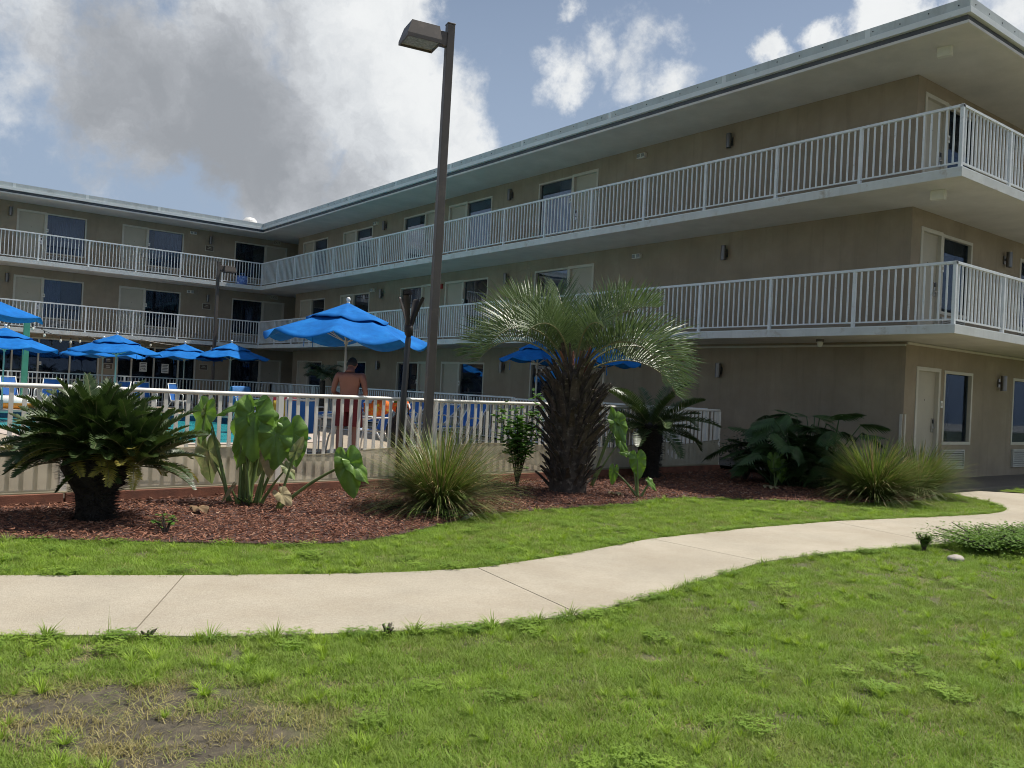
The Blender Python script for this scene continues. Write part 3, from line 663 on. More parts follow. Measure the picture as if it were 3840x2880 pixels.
def window(face, a, b, z0, z1, curt='curtain', sill=False, fr=.05):
    holes[id(face)].append((a, b, z0, z1))
    f = MB()
    face.box(f, a, a+fr, -.09, .012, z0, z1); face.box(f, b-fr, b, -.09, .012, z0, z1)
    face.box(f, a+fr, b-fr, -.088, .010, z1-fr, z1); face.box(f, a+fr, b-fr, -.088, .010, z0, z0+fr)
    w = hb(f, 'window', 'frame_paint')
    p = MB(); face.box(p, a+fr*.9, b-fr*.9, -.066, -.060, z0+fr*.9, z1-fr*.9); hb(p, 'pane', 'window_glass', w)
    cu_ = MB(); n = int((b-a)/.035); cut = R.choice((1.0,1.0,.62,.45,.8)); side = R.random() < .5
    for i in range(n):
        if (i/n if side else 1-i/n) > cut: continue
        u0, u1 = a+(b-a)*i/n, a+(b-a)*(i+1)/n; d0 = -.15 if i % 2 else -.125; d1 = -.125 if i % 2 else -.15
        cu_.add([face.p(u0,d0,z0), face.p(u1,d1,z0), face.p(u1,d1,z1), face.p(u0,d0,z1)], [(0,1,2,3)])
    hb(cu_, 'curtain', curt, w)
    return w
def ac_grille(face, a, b, z0, z1, single=False):
    f = MB(); t = .03
    face.box(f, a, a+t, 0, .045, z0, z1); face.box(f, b-t, b, 0, .045, z0, z1); face.box(f, a+t, b-t, .001, .044, z1-t, z1); face.box(f, a+t, b-t, .001, .044, z0, z0+t); face.box(f, a+t, b-t, .002, .006, z0+t, z1-t, 1)
    g = hb(f, 'air_conditioner_grille', ['grille_paint', 'dark_void'])
    n = 7; hh = (z1-z0-2*t)/n; m = MB()
    for i in range(n):
        if single: m = MB()
        c = face.p((a+b)/2, .026, z0+t+hh*(i+.5)); ay = (face.n*.7+Vector((0,0,-.7))).normalized()
        m.obox(c, face.u, ay, face.u.cross(ay), (b-a)/2-t, .024, .004)
        if single: hb(m, 'slat', 'grille_paint', g)
    if not single: hb(m, 'slats', 'grille_paint', g)
# --- openings
RU = [('d',35.12,36.22,1),('w',33.75,35.12),('d',31.18,32.28,1),('w',29.80,31.18),('w',25.94,27.43),('d',24.90,25.94,-1),('d',23.39,24.43,1),('w',21.97,23.39),('w',18.14,19.65),('d',17.12,18.14,-1)]
LU = [('w',-4.3,-2.8),('d',-2.8,-1.8,-1),('d',1.12,2.12,1),('w',2.12,3.60),('d',4.98,5.98,1),('w',5.98,7.46),('d',8.84,9.84,1),('w',9.84,11.34),('w',13.60,15.05),('d',15.05,16.06,-1)]
for k, zf in enumerate(FL):
    for u in RU:
        if u[0] == 'd': door(FR, u[1], u[2], zf, -u[3])
        else:
            window(FR, u[1], u[2], zf+.52, zf+2.12, 'curtain' if k == 2 or u[1] in (25.94,18.14) and k == 1 else 'curtain_dark'); ac_grille(FR, (u[1]+u[2])/2-.48, (u[1]+u[2])/2+.48, zf+.06, zf+.46)
    for u in LU:
        if k == 0 and u[1] < 12.2: continue
        if u[0] == 'd': door(FLW, u[1], u[2], zf, u[3])
        else:
            window(FLW, u[1], u[2], zf+.52, zf+2.12, 'curtain' if (u[1] < 9 or k == 2) and u[1] < 13 else 'curtain_dark'); ac_grille(FLW, u[1]+.10, u[1]+1.06, zf+.06, zf+.46)
EU = {0: ((16.34,17.27),(17.45,18.70,.74,2.24),(17.42,18.40,.24,.64),(20.67,21.95),(20.75,21.73)), 1: ((16.27,17.10),(17.12,18.42),(17.16,18.14),(20.76,22.05),(20.85,21.8)), 2: ((16.20,17.08),(17.10,18.42),(17.16,18.14),(20.76,22.05),(20.85,21.8))}
for k, zf in enumerate(FL):
    e = EU[k]; door(FE, e[0][0], e[0][1], zf, 1)
    z0 = .74 if k == 0 else zf+.52; z1 = zf+2.12
    window(FE, e[1][0], e[1][1], z0, z1, 'curtain_dark', fr=.06); window(FE, e[3][0], e[3][1], z0, z1, 'curtain_dark', fr=.06)
    ac_grille(FE, e[2][0], e[2][1], zf+.12, zf+.46 if k else .64, single=(k == 0)); ac_grille(FE, e[4][0], e[4][1], zf+.12, zf+.46 if k else .64, single=False)
    door(FE, 22.2, 23.1, zf, -1); window(FE, 25.0, 26.3, z0, z1, 'curtain_dark')
# --- ground floor shop front of the left wing
def shopfront(a, b, z0, z1, mull, rail=None):
    holes[id(FLW)].append((a, b, z0, z1)); f = MB(); t = .06
    FLW.box(f, a, a+t, -.1, .02, z0, z1); FLW.box(f, b-t, b, -.1, .02, z0, z1); FLW.box(f, a+t, b-t, -.098, .018, z1-t, z1); FLW.box(f, a+t, b-t, -.098, .018, z0, z0+t)
    w = hb(f, 'shop_window', 'frame_paint')
    us = [a] + list(mull) + [b]
    for u in mull:
        m = MB(); FLW.box(m, u-t/2, u+t/2, -.096, .016, z0+t, z1-t); hb(m, 'mullion', 'frame_paint', w)
    for i in range(len(us)-1):
        m = MB(); FLW.box(m, us[i]+t/2, us[i+1]-t/2, -.066, -.06, z0+t*.9, z1-t*.9); hb(m, 'pane', 'window_glass', w)
        if rail: m = MB(); FLW.box(m, us[i]+t/2, us[i+1]-t/2, -.05, .012, rail-.03, rail+.03); hb(m, 'transom', 'frame_paint', w)
    m = MB(); FLW.box(m, a, b, -.16, -.15, z0, z1); hb(m, 'dark_backing', 'dark_void', w)  # near black sheet put behind the glass for the unlit interior
    return w
shopfront(-6.0, 8.19, .16, 2.58, (-4.5,-2.9,-1.3,.3,1.9,3.5,5.04,5.96,7.10), .95)
sd = shopfront(8.86, 12.12, .13, 2.50, (9.46,10.37,11.38))
for u, z in ((9.95,1.62),(10.85,1.60)):
    m = MB(); FLW.box(m, u-.15, u+.15, -.058, -.054, z-.2, z+.2)
    for q in range(5): FLW.box(m, u-.11, u+.11-.03*(q%2), -.0535, -.0525, z+.13-.065*q, z+.155-.065*q, 1)
    hb(m, 'notice', ['sign_white','sign_ink'], sd)
# --- walls
hb(facade(FR, YW, 36.8, 0, 7.85, holes[id(FR)]), 'wall', 'stucco')
hb(facade(FE, XW, 29.0, 0, 7.85, holes[id(FE)]), 'wall', 'stucco')
hb(facade(FLW, -8.5, 29.0, 0, 7.85, holes[id(FLW)]), 'wall', 'stucco')
w = MB(); w.box(16.12, 28.98, 8.52, 36.6, .1, 7.84); hb(w, 'wall', 'dark_void')  # black core box added to keep sun out, seen as unlit rooms
w = MB(); w.box(16.12, 29.0, 36.6, 36.8, 0, 7.85); hb(w, 'wall', 'stucco')
w = MB(); w.box(-8.5, 29, 38.72, 49, .1, 7.84); w.box(29.0, 29.2, 8.3, 49, 0, 7.85); w.box(-8.7, -8.5, 38.5, 49, 0, 7.85); hb(w, 'wall', 'stucco')  # solid core added behind the left facade to keep sun out; outer walls
# --- balcony slabs
for k in (0, 1):
    z0, z1 = SO[k], FL[k+1]
    for nm, b in (('balcony_slab', (XE, XW, YE, YL)), ('balcony_slab', (XW, 29, YE, YW)), ('balcony_slab', (-8.6, XE, YI, YL)), ('corridor_slab', (XW, 29, 36.8, YL))):
        m = MB(); m.box(b[0], b[1], b[2], b[3], z0, z1, 0)
        s = hb(m, nm, 'soffit')
    # painted edge trim, proud of the slab by a few millimetres
    for b in ((XE-.012, XE, YE-.012, YI, ), (XE, 29, YE-.012, YE), (-8.6, XE-.012, YI-.012, YI)):
        m = MB(); m.box(b[0], b[1], b[2], b[3], z0-.012, z1+.006); hb(m, 'slab_edge', 'slab_paint')
    for b in ((XE-.01, XE+.05, YE-.01, YI), (XE+.05, 29, YE-.01, YE+.05), (-8.6, XE-.01, YI-.01, YI+.05)):
        m = MB(); m.box(b[0], b[1], b[2], b[3], z1+.002, z1+.022); hb(m, 'edge_strip', 'fascia_light')
# --- roof
m = MB(); m.box(XE+.03, 29.6, YE+.03, 50, 7.82, 8.17); m.box(-9.2, XE+.03, YI+.03, 50, 7.82, 8.17)
roof = hb(m, 'roof', 'soffit')
def eave(nm, x, z0, z1, m_):
    b = MB(); b.box(XE-x, XE+.03, YE-x, YI-x, z0, z1); hb(b, nm, m_, roof)
    b = MB(); b.box(XE+.03, 29.7, YE-x, YE+.03, z0, z1); hb(b, nm, m_, roof)
    b = MB(); b.box(-9.3, XE+.03, YI-x, YI+.03, z0, z1); hb(b, nm, m_, roof)
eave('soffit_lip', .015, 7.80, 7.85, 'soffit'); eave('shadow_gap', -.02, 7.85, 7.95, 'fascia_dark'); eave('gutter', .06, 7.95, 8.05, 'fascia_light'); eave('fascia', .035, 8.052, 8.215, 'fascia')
sm_ = MB(); sm_.tube([(0,0,0),(-.008,0,0)], .012, 6); sme = sm_.mesh('screw', 'black_metal')
for i in range(60): q = inst(sme, 'screw', roof, (XE-.036, YE+.15+i*.5, 8.13+(.01 if i%2 else -.01)))
for i in range(14): q = inst(sme, 'screw', roof, (XE+.15+i*.5, YE-.036, 8.13), (0,0,rad(90)))
for y in (8.4, 11.6, 15.0, 18.4, 21.9, 25.2, 28.6, 32.0):
    b = MB(); b.box(XE-.0385, XE-.036, y-.05, y+.05, 8.056, 8.213); hb(b, 'fascia_joint', 'fascia_light', roof)
for x in (12.4, 9.8, 7.1, 4.6, 2.0):
    b = MB(); b.box(x-.05, x+.05, YI-.0385, YI-.036, 8.056, 8.213); hb(b, 'fascia_joint', 'fascia_light', roof)
# --- railings
bal = MB(); bal.box(-.0125,.0125,-.0125,.0125,0,.91); bal_me = bal.mesh('baluster','rail_paint')
pst = MB(); pst.box(-.0275,.0275,-.0275,.0275,-.02,1.02); pst_me = pst.mesh('railing_post','rail_paint')
count = [0]
def railing(p0, p1, z, n_single, first_post=True):
    p0, p1 = Vector(p0), Vector(p1); d = (p1-p0); Ln = d.length; d.normalize(); s_ = Vector((-d.y, d.x, 0))
    m = MB(); m.obox((p0+p1)/2+Vector((0,0,z+1.035)), d, s_, (0,0,1), Ln/2+.03, .03, .019); m.obox((p0+p1)/2+Vector((0,0,z+1.058)), d, s_, (0,0,1), Ln/2+.03, .021, .005)
    r = hb(m, 'railing', 'rail_paint')
    m = MB(); m.obox((p0+p1)/2+Vector((0,0,z+.10)), d, s_, (0,0,1), Ln/2, .017, .0125); hb(m, 'bottom_rail', 'rail_paint', r)
    nb = max(1, round(Ln/1.74)); sp = Ln/nb; far = MB(); ka = math.atan2(d.y, d.x)
    for i in range(nb+1):
        if i == 0 and not first_post: continue
        inst(pst_me, 'railing_post', r, p0+d*(sp*i)+Vector((0,0,z)), (0,0,ka))
    for i in range(nb):
        for j in range(1, 14):
            c = p0 + d*(sp*i + sp*j/14); 
            if n_single > 0: inst(bal_me, 'baluster', r, c+Vector((0,0,z+.11)), (0,0,ka)); n_single -= 1
            else: far.obox(c+Vector((0,0,z+.565)), d, s_, (0,0,1), .0125, .0125, .455)
    if far.v: stuff(hb(far, 'balusters', 'rail_paint', r))
    return r
for k in (1, 2):
    z = FL[k]; e = .045
    railing((XE+e, YE+e, 0), (XE+e, YI+e, 0), z, 100)
    railing((XE+e, YE+e, 0), (29-.1, YE+e, 0), z, 46, False)
    railing((XE+e, YI+e, 0), (-8.5, YI+e, 0), z, 0, False)
# --- fixtures that belong to the building
for k, zf in enumerate(FL):
    for face, u in ((FLW, 12.47),):
        m = MB(); face.box(m, u-.19, u+.19, .0, .018, zf+1.5, zf+1.76); s = hb(m, 'room_sign', 'sign_pale')
        m = MB(); face.box(m, u-.165, u+.165, .018, .022, zf+1.525, zf+1.735, 0)
        for q in range(2): face.box(m, u-.10+.05*q, u+.10-.03*q, .0222, .0232, zf+1.60+.055*q, zf+1.62+.055*q, 1)
        m.tube([face.p(u-.08,.0228,zf+1.69), face.p(u+.06,.0228,zf+1.69)], .006, 4, mi=1)
        hb(m, 'sign_panel', ['sign_brown', 'sign_pale'], s)
for z, c in ((1.83,'sign_ink'),(1.57,'sign_brown')):
    m = MB(); FLW.box(m, 8.54-.19, 8.54+.19, .0, .018, z-.12, z+.12); s = hb(m, 'wall_sign', 'sign_pale' if c == 'sign_brown' else 'sign_ink')
    m = MB(); FLW.box(m, 8.54-.165, 8.54+.165, .018, .022, z-.10, z+.10, 0)
    for q in range(2): FLW.box(m, 8.54-.08, 8.54+.08, .0222, .0232, z-.05+.055*q, z-.03+.055*q, 1)
    m.tube([FLW.p(8.54-.07,.0228,z+.05), FLW.p(8.54+.05,.0228,z+.05)], .006, 4, mi=1); hb(m, 'sign_panel', [c, 'sign_white'], s)
# room number plates beside the doors
for k, zf in enumerate(FL):
    for f, u in ((FR,23.32),(FR,25.98),(FR,18.2),(FR,31.1),(FLW,6.03),(FLW,9.90),(FE,17.35 if k == 0 else 17.14)):
        m = MB(); f.box(m, u-.045, u+.045, .019, .026, zf+1.36, zf+1.50); f.box(m, u-.03, u+.03, .0262, .0272, zf+1.40, zf+1.46, 1); hb(m, 'number_plate', ['sign_white', 'sign_pale'])
m = MB(); FR.box(m, 8.31, 8.36, .0, .02, .12, 1.32); FE.box(m, 15.93, 15.98, .0, .02, .12, 1.32); hb(m, 'corner_guard', 'frame_paint')
m = MB(); m.box(15.86, 15.898, 8.3, 17, 2.62, 2.66); m.box(15.9, 24, 8.262, 8.298, 2.655, 2.70); hb(m, 'conduit', 'frame_paint')
m = MB(); m.lathe([(0,.0),(.34,.0),(.36,.05),(.33,.22),(.22,.34),(.0,.40)], 20, (14.78,40,8.62)); m.box(14.5,15.06,39.7,40.3,8.17,8.63); hb(m, 'roof_dome', 'float_white')
# --- lamps and boxes hung on the building: things of their own
FN = ['ground floor', 'second floor', 'third floor']
def sconce(face, u, z, label):
    t = thing('wall_light', label, 'wall light', face.p(u, 0, z), 0, 'metal cylinder wall lights'); n_, u_ = face.n, face.u
    m = MB(); m.obox(n_*.012, u_, n_, (0,0,1), .045, .012, .09); m.obox(n_*.05, u_, n_, (0,0,1), .018, .04, .025); m.build('mount', 'sconce_metal', t)
    m = MB(); c = n_*.115
    m.tube([c+Vector((0,0,-.165)), c+Vector((0,0,.165))], .062, 16, cap=False); m.tube([c+Vector((0,0,.165)), c+Vector((0,0,-.165))], .056, 16, cap=False); m.tube([c+Vector((0,0,-.02)), c+Vector((0,0,.02))], .05, 12)
    m.build('shade', 'sconce_metal', t, True)
for k, zf in enumerate(FL):
    sconce(FR, 28.75, zf+1.98, 'metal cylinder wall light on the %s, beside the second window from the inner corner' % FN[k])
    sconce(FR, 20.95, zf+1.98, 'metal cylinder wall light between two windows on the %s of the right wing' % FN[k])
    sconce(FR, 12.66, zf+1.98, 'metal cylinder wall light alone on the blank tan wall, %s' % FN[k])
    sconce(FE, 19.93, zf+1.97, 'metal cylinder wall light between windows on the end wall, %s' % FN[k])
    if k: sconce(FLW, 12.47, zf+1.98, 'metal cylinder wall light above the small brown sign, %s of the left wing' % FN[k]); sconce(FLW, 4.72, zf+1.98, 'metal cylinder wall light left of a cream door, %s of the left wing' % FN[k])
def ebox(face, u, z, label):
    t = thing('emergency_light', label, 'emergency light', face.p(u, 0, z), 0, 'small white emergency lights'); n_, u_ = face.n, face.u
    bevel(MB().obox(n_*.045, u_, n_, (0,0,1), .14, .044, .06).build('case', 'white_plastic', t), .01)
    for s_ in (-1, 1):
        m = MB(); m.obox(n_*.093+u_*(.075*s_), u_, n_, (0,0,1), .05, .006, .042); m.build('lamp', 'lens_glass', t)
for k, zf in ((1, FL[1]), (2, FL[2])):
    ebox(FR, 29.53, zf+2.17, 'small white emergency light box near the inner corner, %s right wing' % FN[k]); ebox(FR, 15.48, zf+2.17, 'small white emergency light box on the blank wall beside the last court door, %s' % FN[k])
    ebox(FLW, 11.72, zf+2.20, 'small white emergency light box right of a window, %s of the left wing' % FN[k])
    t = thing('exit_sign', 'small cream exit sign under the ceiling by the inner corner, %s' % FN[k], 'sign', (15.45, YL-.30, SO[k]-.02), 0, 'exit signs in the inner corner')
    MB().box(-.16,.16,-.02,.02,-.20,0).build('sign_case', 'sign_pale', t)
    cu_ = bpy.data.curves.new('letters', 'FONT'); cu_.body = 'EXIT'; cu_.size = .15; cu_.align_x = 'CENTER'; cu_.extrude = .001; cu_.materials.append(MATS['sign_brown'])
    tmp = bpy.data.objects.new('tmp', cu_); me_ = bpy.data.meshes.new_from_object(tmp); bpy.data.objects.remove(tmp)
    q = bpy.data.objects.new('letters', me_); col.objects.link(q); q.parent = t; q.location = (0, -.0215, -.155); q.rotation_euler = (rad(90), 0, 0)
for zz, lab in ((SO[2], 'cream box light under the roof soffit at the building corner'), (SO[1], 'cream box light under the upper balcony at the building corner')):
    t = thing('soffit_light', lab, 'light', (15.0, 7.38, zz), 0, 'soffit box lights'); t.rotation_euler = (0,0,rad(8))
    bevel(MB().box(-.055,.055,-.12,.12,-.17,0).build('case', 'white_plastic', t), .006); MB().box(-.058,-.0555,-.09,.09,-.14,-.03).build('lens', 'sign_white', t)
t = thing('security_camera', 'small white dome security camera under the lower balcony slab', 'camera', (15.05, 9.6, SO[0]))
MB().lathe([(.0,0),(.075,0),(.075,-.05),(.0,-.05)], 14).build('mount', 'bronze', t); MB().lathe([(.05,-.05),(.055,-.09),(.04,-.14),(0,-.16)], 14).build('dome', 'white_plastic', t, True)
t = thing('alarm_box', 'small red fire alarm box on the wall by the lamp post', 'alarm', FR.p(24.66, 0, FL[1]+2.0)); MB().box(-.04,0,-.06,.06,-.08,.08).build('case', 'red_box', t)
t = thing('storage_bag', 'blue printed bag standing on the upper balcony at the inner corner', 'bag', (13.45, 37.02, FL[2]))
m = MB(); m.lathe([(.0,.0),(.26,.0),(.28,.08),(.27,.30),(.24,.40),(.0,.42)], 10); o = m.build('body', 'bin_blue', t, True); o.scale = (1.0,.7,1.0)
for s_ in (-1, 1): MB().tube([(-.10,.10*s_,.38),(-.06,.10*s_,.52),(.06,.10*s_,.52),(.10,.10*s_,.38)], .012, 6).build('handle', 'towel_blue', t)
# ================================================================== POOL FENCE AND EDGING
fx0, fx1 = -3.0, 13.75
f0 = Vector((fx0, fence_y(fx0), 0)); f1 = Vector((fx1, fence_y(fx1), 0)); fd = (f1-f0).normalized(); fs = Vector((-fd.y, fd.x, 0)); fl = (f1-f0).length; fa = math.atan2(fd.y, fd.x)
fence = thing('pool_fence', 'cream white metal picket fence along the planting bed, in front of the pool', 'fence', f0)
def fb(mb, name, m, smooth=False, parent=None):
    o = mb.build(name, m, parent or fence, smooth); o.rotation_euler = (0,0,0)
    return o
RZ = 1.235
m = MB(); m.tube([fd*t+Vector((0,0,RZ-.03+.004*math.sin(t*1.7))) for t in np.linspace(-.02, fl+.02, 60)], .031, 10, flat=.85); fb(m, 'top_rail', 'fence_paint', True)
m = MB(); m.obox(fd*(fl/2)+Vector((0,0,.14)), fd, fs, (0,0,1), fl/2, .02, .02); fb(m, 'bottom_rail', 'fence_paint')
pk = MB(); pk.box(-.019,.019,-.0125,.0125,.12,RZ-.045); pk_me = pk.mesh('picket', 'fence_paint')
po = MB(); po.box(-.034,.034,-.034,.034,-.02,RZ-.05); po.box(-.06,.06,-.06,.06,DECK_Z,DECK_Z+.012); po_me = po.mesh('fence_post', 'fence_paint')
npan = 7; sp = fl/npan
for i in range(npan+1): inst(po_me, 'fence_post', fence, fd*(sp*i), (0,0,fa))
for i in range(npan):
    nb_ = 18
    for j in range(1, nb_+1): inst(pk_me, 'picket', fence, fd*(sp*(i+j/(nb_+1)))+Vector((0,0,0)), (rad(R.uniform(-.3,.3)),rad(R.uniform(-.4,.4)),fa))
# mesh wind screen tied to the foot of the fence, sagging between its ties
wsn = thing('wind_screen', 'sagging beige mesh cloth tied along the foot of the pool fence', 'mesh screen', f0)
m = MB(); K = 190; rows = 7
top = []
for i in range(K+1):
    t = fl*i/K; X = f0.x+fd.x*t
    h = .585 + .03*math.sin(t*1.25+.6) + .022*math.sin(t*3.1) - .055*math.exp(-((X-4.3)/.9)**2) + .02*math.exp(-((X-2)/1.5)**2)
    h -= .04*abs(math.sin(t*math.pi/sp*1.0))
    top.append(h)
for i in range(K+1):
    t = fl*i/K
    for j in range(rows):
        v = j/(rows-1); z = .135 + (top[i]-.135)*v; bul = -.034 - .016*math.sin(t*2.3+v*2) * math.sin(math.pi*v) - .012*math.sin(t*7.1+v*5)*math.sin(math.pi*v)
        m.v.append(tuple(fd*t + fs*bul + Vector((0,0,z))))
for i in range(K):
    for j in range(rows-1):
        a = i*rows+j; m.f.append((a, a+rows, a+rows+1, a+1)); m.mi.append(0)
m.build('cloth', 'shade_mesh', wsn, True)
m = MB(); m.tube([fd*(fl*i/K) + fs*-.036 + Vector((0,0,top[i])) for i in range(K+1)], .007, 5); m.build('hem', 'shade_mesh', wsn, True)
m = MB(); m.tube([fd*(fl*i/K) + fs*-.038 + Vector((0,0,.135)) for i in range(K+1)], .012, 5); m.build('hem', 'shade_mesh', wsn, True)
for i in range(npan+1):
    q = int(K*i/npan); m = MB(); m.tube([fd*(fl*i/npan)+fs*-.04+Vector((0,0,top[q]-.01)), fd*(fl*i/npan)+fs*-.05+Vector((.03,0,top[q]+.01)), fd*(fl*i/npan)+fs*.02+Vector((.04,0,top[q]+.02))], .004, 5); m.build('cable_tie', 'white_plastic', wsn)
# timber boards that hold the deck edge
names = ['left of the cycad', 'behind the cycad', 'behind the large elephant ear plant', 'behind the grass tuft and torch', 'left of the stout palm', 'behind the stout palm', 'behind the small cycad']
for i in range(npan):
    a = fd*(sp*i+.01); ln = sp-.02
    t = thing('edging_board', 'red brown timber edging board under the fence, ' + names[i], 'board', f0+a-fs*.075, 0, 'timber edging boards under the fence')
    b = MB(); b.obox(fd*(ln/2)+Vector((0,0,.062)), fd, fs, (0,0,1), ln/2, .02, .068); bevel(b.build('board', 'board_wood', t), .006)
# ---- far railing round the pool
far = thing('pool_railing', 'white railing round the far sides of the pool deck, below the balconies', 'railing', (13.4, 33.0, DECK_Z))
def far_run(p0, p1, skip=None):
    p0, p1 = Vector(p0), Vector(p1); d = p1-p0; L_ = d.length; d.normalize(); s_ = Vector((-d.y,d.x,0)); H = 1.17
    m = MB(); m.obox((p0+p1)/2+Vector((0,0,H-.02)), d, s_, (0,0,1), L_/2+.03, .028, .02); r = m.build('top_rail', 'rail_paint', far)
    m = MB(); m.obox((p0+p1)/2+Vector((0,0,.10)), d, s_, (0,0,1), L_/2, .018, .015); m.build('bottom_rail', 'rail_paint', r)
    nb_ = max(1, round(L_/1.9)); q = L_/nb_; g = MB()
    for i in range(nb_+1): m = MB(); m.obox(p0+d*(q*i)+Vector((0,0,(H-.04)/2)), d, s_, (0,0,1), .028, .028, (H-.04)/2); m.build('railing_post', 'rail_paint', r)
    for i in range(nb_):
        for j in range(1, 15): g.obox(p0+d*(q*(i+j/15))+Vector((0,0,(H+.06)/2)), d, s_, (0,0,1), .012, .012, (H-.18)/2)
    stuff(g.build('balusters', 'rail_paint', r))
far_run((0,0,0), (-22,0,0)); far_run((0,0,0), (0,-15.8,0)); far_run((0,-17.2,0), (0,-22.0,0))
gate = thing('pool_gate', 'white metal pool gate in the railing by the right wing', 'gate', (13.4, 17.15, DECK_Z))
m = MB(); m.box(-.02,.02,-1.25,0,1.10,1.14); m.box(-.02,.02,-1.25,0,.08,.12); m.box(-.025,.025,-.05,0,.06,1.16); m.box(-.025,.025,-1.25,-1.20,.06,1.16); m.build('gate_frame', 'rail_paint', gate)
for j in range(1, 10): m = MB(); m.box(-.011,.011,-1.2+.117*j-.011,-1.2+.117*j+.011,.12,1.10); m.build('picket', 'rail_paint', gate)
m = MB(); m.box(-.06,-.02,-1.2,-1.1,.85,1.02); m.build('latch', 'black_metal', gate)
ps = thing('pool_rules_sign', 'white pool rules board with rows of black text on the railing', 'sign', (13.34, 15.55, DECK_Z+.42))
MB().box(-.012,.0,-.42,.42,0,.78).build('board', 'sign_white', ps)
m = MB(); rr = random.Random(4)
for c_ in (-.36, .03):
    for q in range(9): m.box(-.0138,-.0128,c_,c_+rr.uniform(.16,.31),.66-.07*q,.69-.07*q)
m.build('text', 'sign_ink', ps)

# ================================================================== LAMPS, TORCH
def lamp_post(loc, h, lean, label, rz=0, grp='bronze lamp posts'):
    t = thing('lamp_post', label, 'lamp post', loc, rz, grp); t.rotation_euler = (lean[0], lean[1], rz)
    bevel(MB().box(-.054,.054,-.054,.054,0,h).build('post', 'bronze', t), .006)
    bevel(MB().box(-.058,.058,-.058,.058,h,h+.02).build('cap', 'bronze', t), .004)
    bevel(MB().box(-.13,.13,-.13,.13,.0,.03).build('base_plate', 'bronze', t), .004)
    z = h-.22
    m = MB(); m.box(-.055-.16,-.054,-.045,.045,z-.10,z+.10); bevel(m.build('arm', 'bronze', t), .006)
    m = MB(); a, b_ = .20, .155; zt = z+.09; zb = z-.13
    def ringp(x0, x1, w, zz): return [(x0,-w,zz),(x1,-w,zz),(x1,w,zz),(x0,w,zz)]
    V = ringp(-.215-.40,-.215,.175,zt) + ringp(-.215-.46,-.215+.03,.20,zb+.03) + ringp(-.215-.46,-.215+.03,.20,zb)
    F = [(3,2,1,0)]
    F = [(0,1,2,3)]
    for o_ in (0,4):
        for k in range(4): F.append((o_+k, o_+4+k, o_+4+(k+1)%4, o_+(k+1)%4))
    m.add(V, F); hd = m.build('lamp_head', 'bronze', t)
    m = MB(); m.box(-.215-.44,-.215+.01,-.18,.18,zb+.004,zb+.008); m.build('lens', 'lens_glass', hd)
    m = MB(); m.box(-.215-.46,-.215+.03,-.20,-.18,zb-.02,zb+.002); m.box(-.215-.46,-.215+.03,.18,.20,zb-.02,zb+.002); m.box(-.215-.46,-.215-.44,-.18,.18,zb-.02,zb+.002); m.box(-.215+.01,-.215+.03,-.18,.18,zb-.02,zb+.002); m.build('lens_frame', 'bronze', hd)
    return t
lamp_post((6.33, 10.02, 0), 6.46, (rad(-1.0), rad(.8), 0), 'tall bronze square lamp post standing in the bed by the fence', rad(-12))
lamp_post((11.43, 34.1, DECK_Z), 5.85, (0, 0, 0), 'bronze lamp post rising in front of the left wing balconies', rad(184))
tk = thing('torch', 'black torch pole with flared rusty metal petals by the fence', 'torch', (5.80, 9.86, 0)); tk.rotation_euler = (rad(-1.2), rad(2.6), 0)
MB().tube([(0,0,0),(0,0,1.2),(0,0,2.02),(0,0,2.06)], [.040,.040,.038,.028], 12).build('pole', 'black_metal', tk, True)
MB().lathe([(.03,2.05),(.055,2.09),(.06,2.16),(.05,2.22),(.0,2.22)], 14).build('socket', 'rust_metal', tk, True)
for k in range(4):
    a = rad(35+90*k); d = Vector((math.cos(a), math.sin(a), 0)); s_ = Vector((-d.y, d.x, 0)); m = MB(); V = []
    for (r_, z, w) in ((.03,2.16,.022),(.065,2.30,.030),(.115,2.45,.042),(.160,2.56,.050),(.168,2.585,.038)):
        for tt in (0, .006):
            V += [d*(r_+tt)-s_*w+Vector((0,0,z)), d*(r_+tt+.012)+Vector((0,0,z)), d*(r_+tt)+s_*w+Vector((0,0,z))]
    F = []
    for i in range(4):
        for tt in (0, 1):
            o_ = i*6+tt*3; q = o_+6
            for c_ in (0, 1): F.append((o_+c_, o_+c_+1, q+c_+1, q+c_))
        o_ = i*6; q = o_+6; F += [(o_, o_+3, q+3, q), (o_+2, q+2, q+5, o_+5)]
    F.append((24,25,28,27)); F.append((25,26,29,28)); m.add(V, F); m.build('petal', 'rust_metal', tk, True)

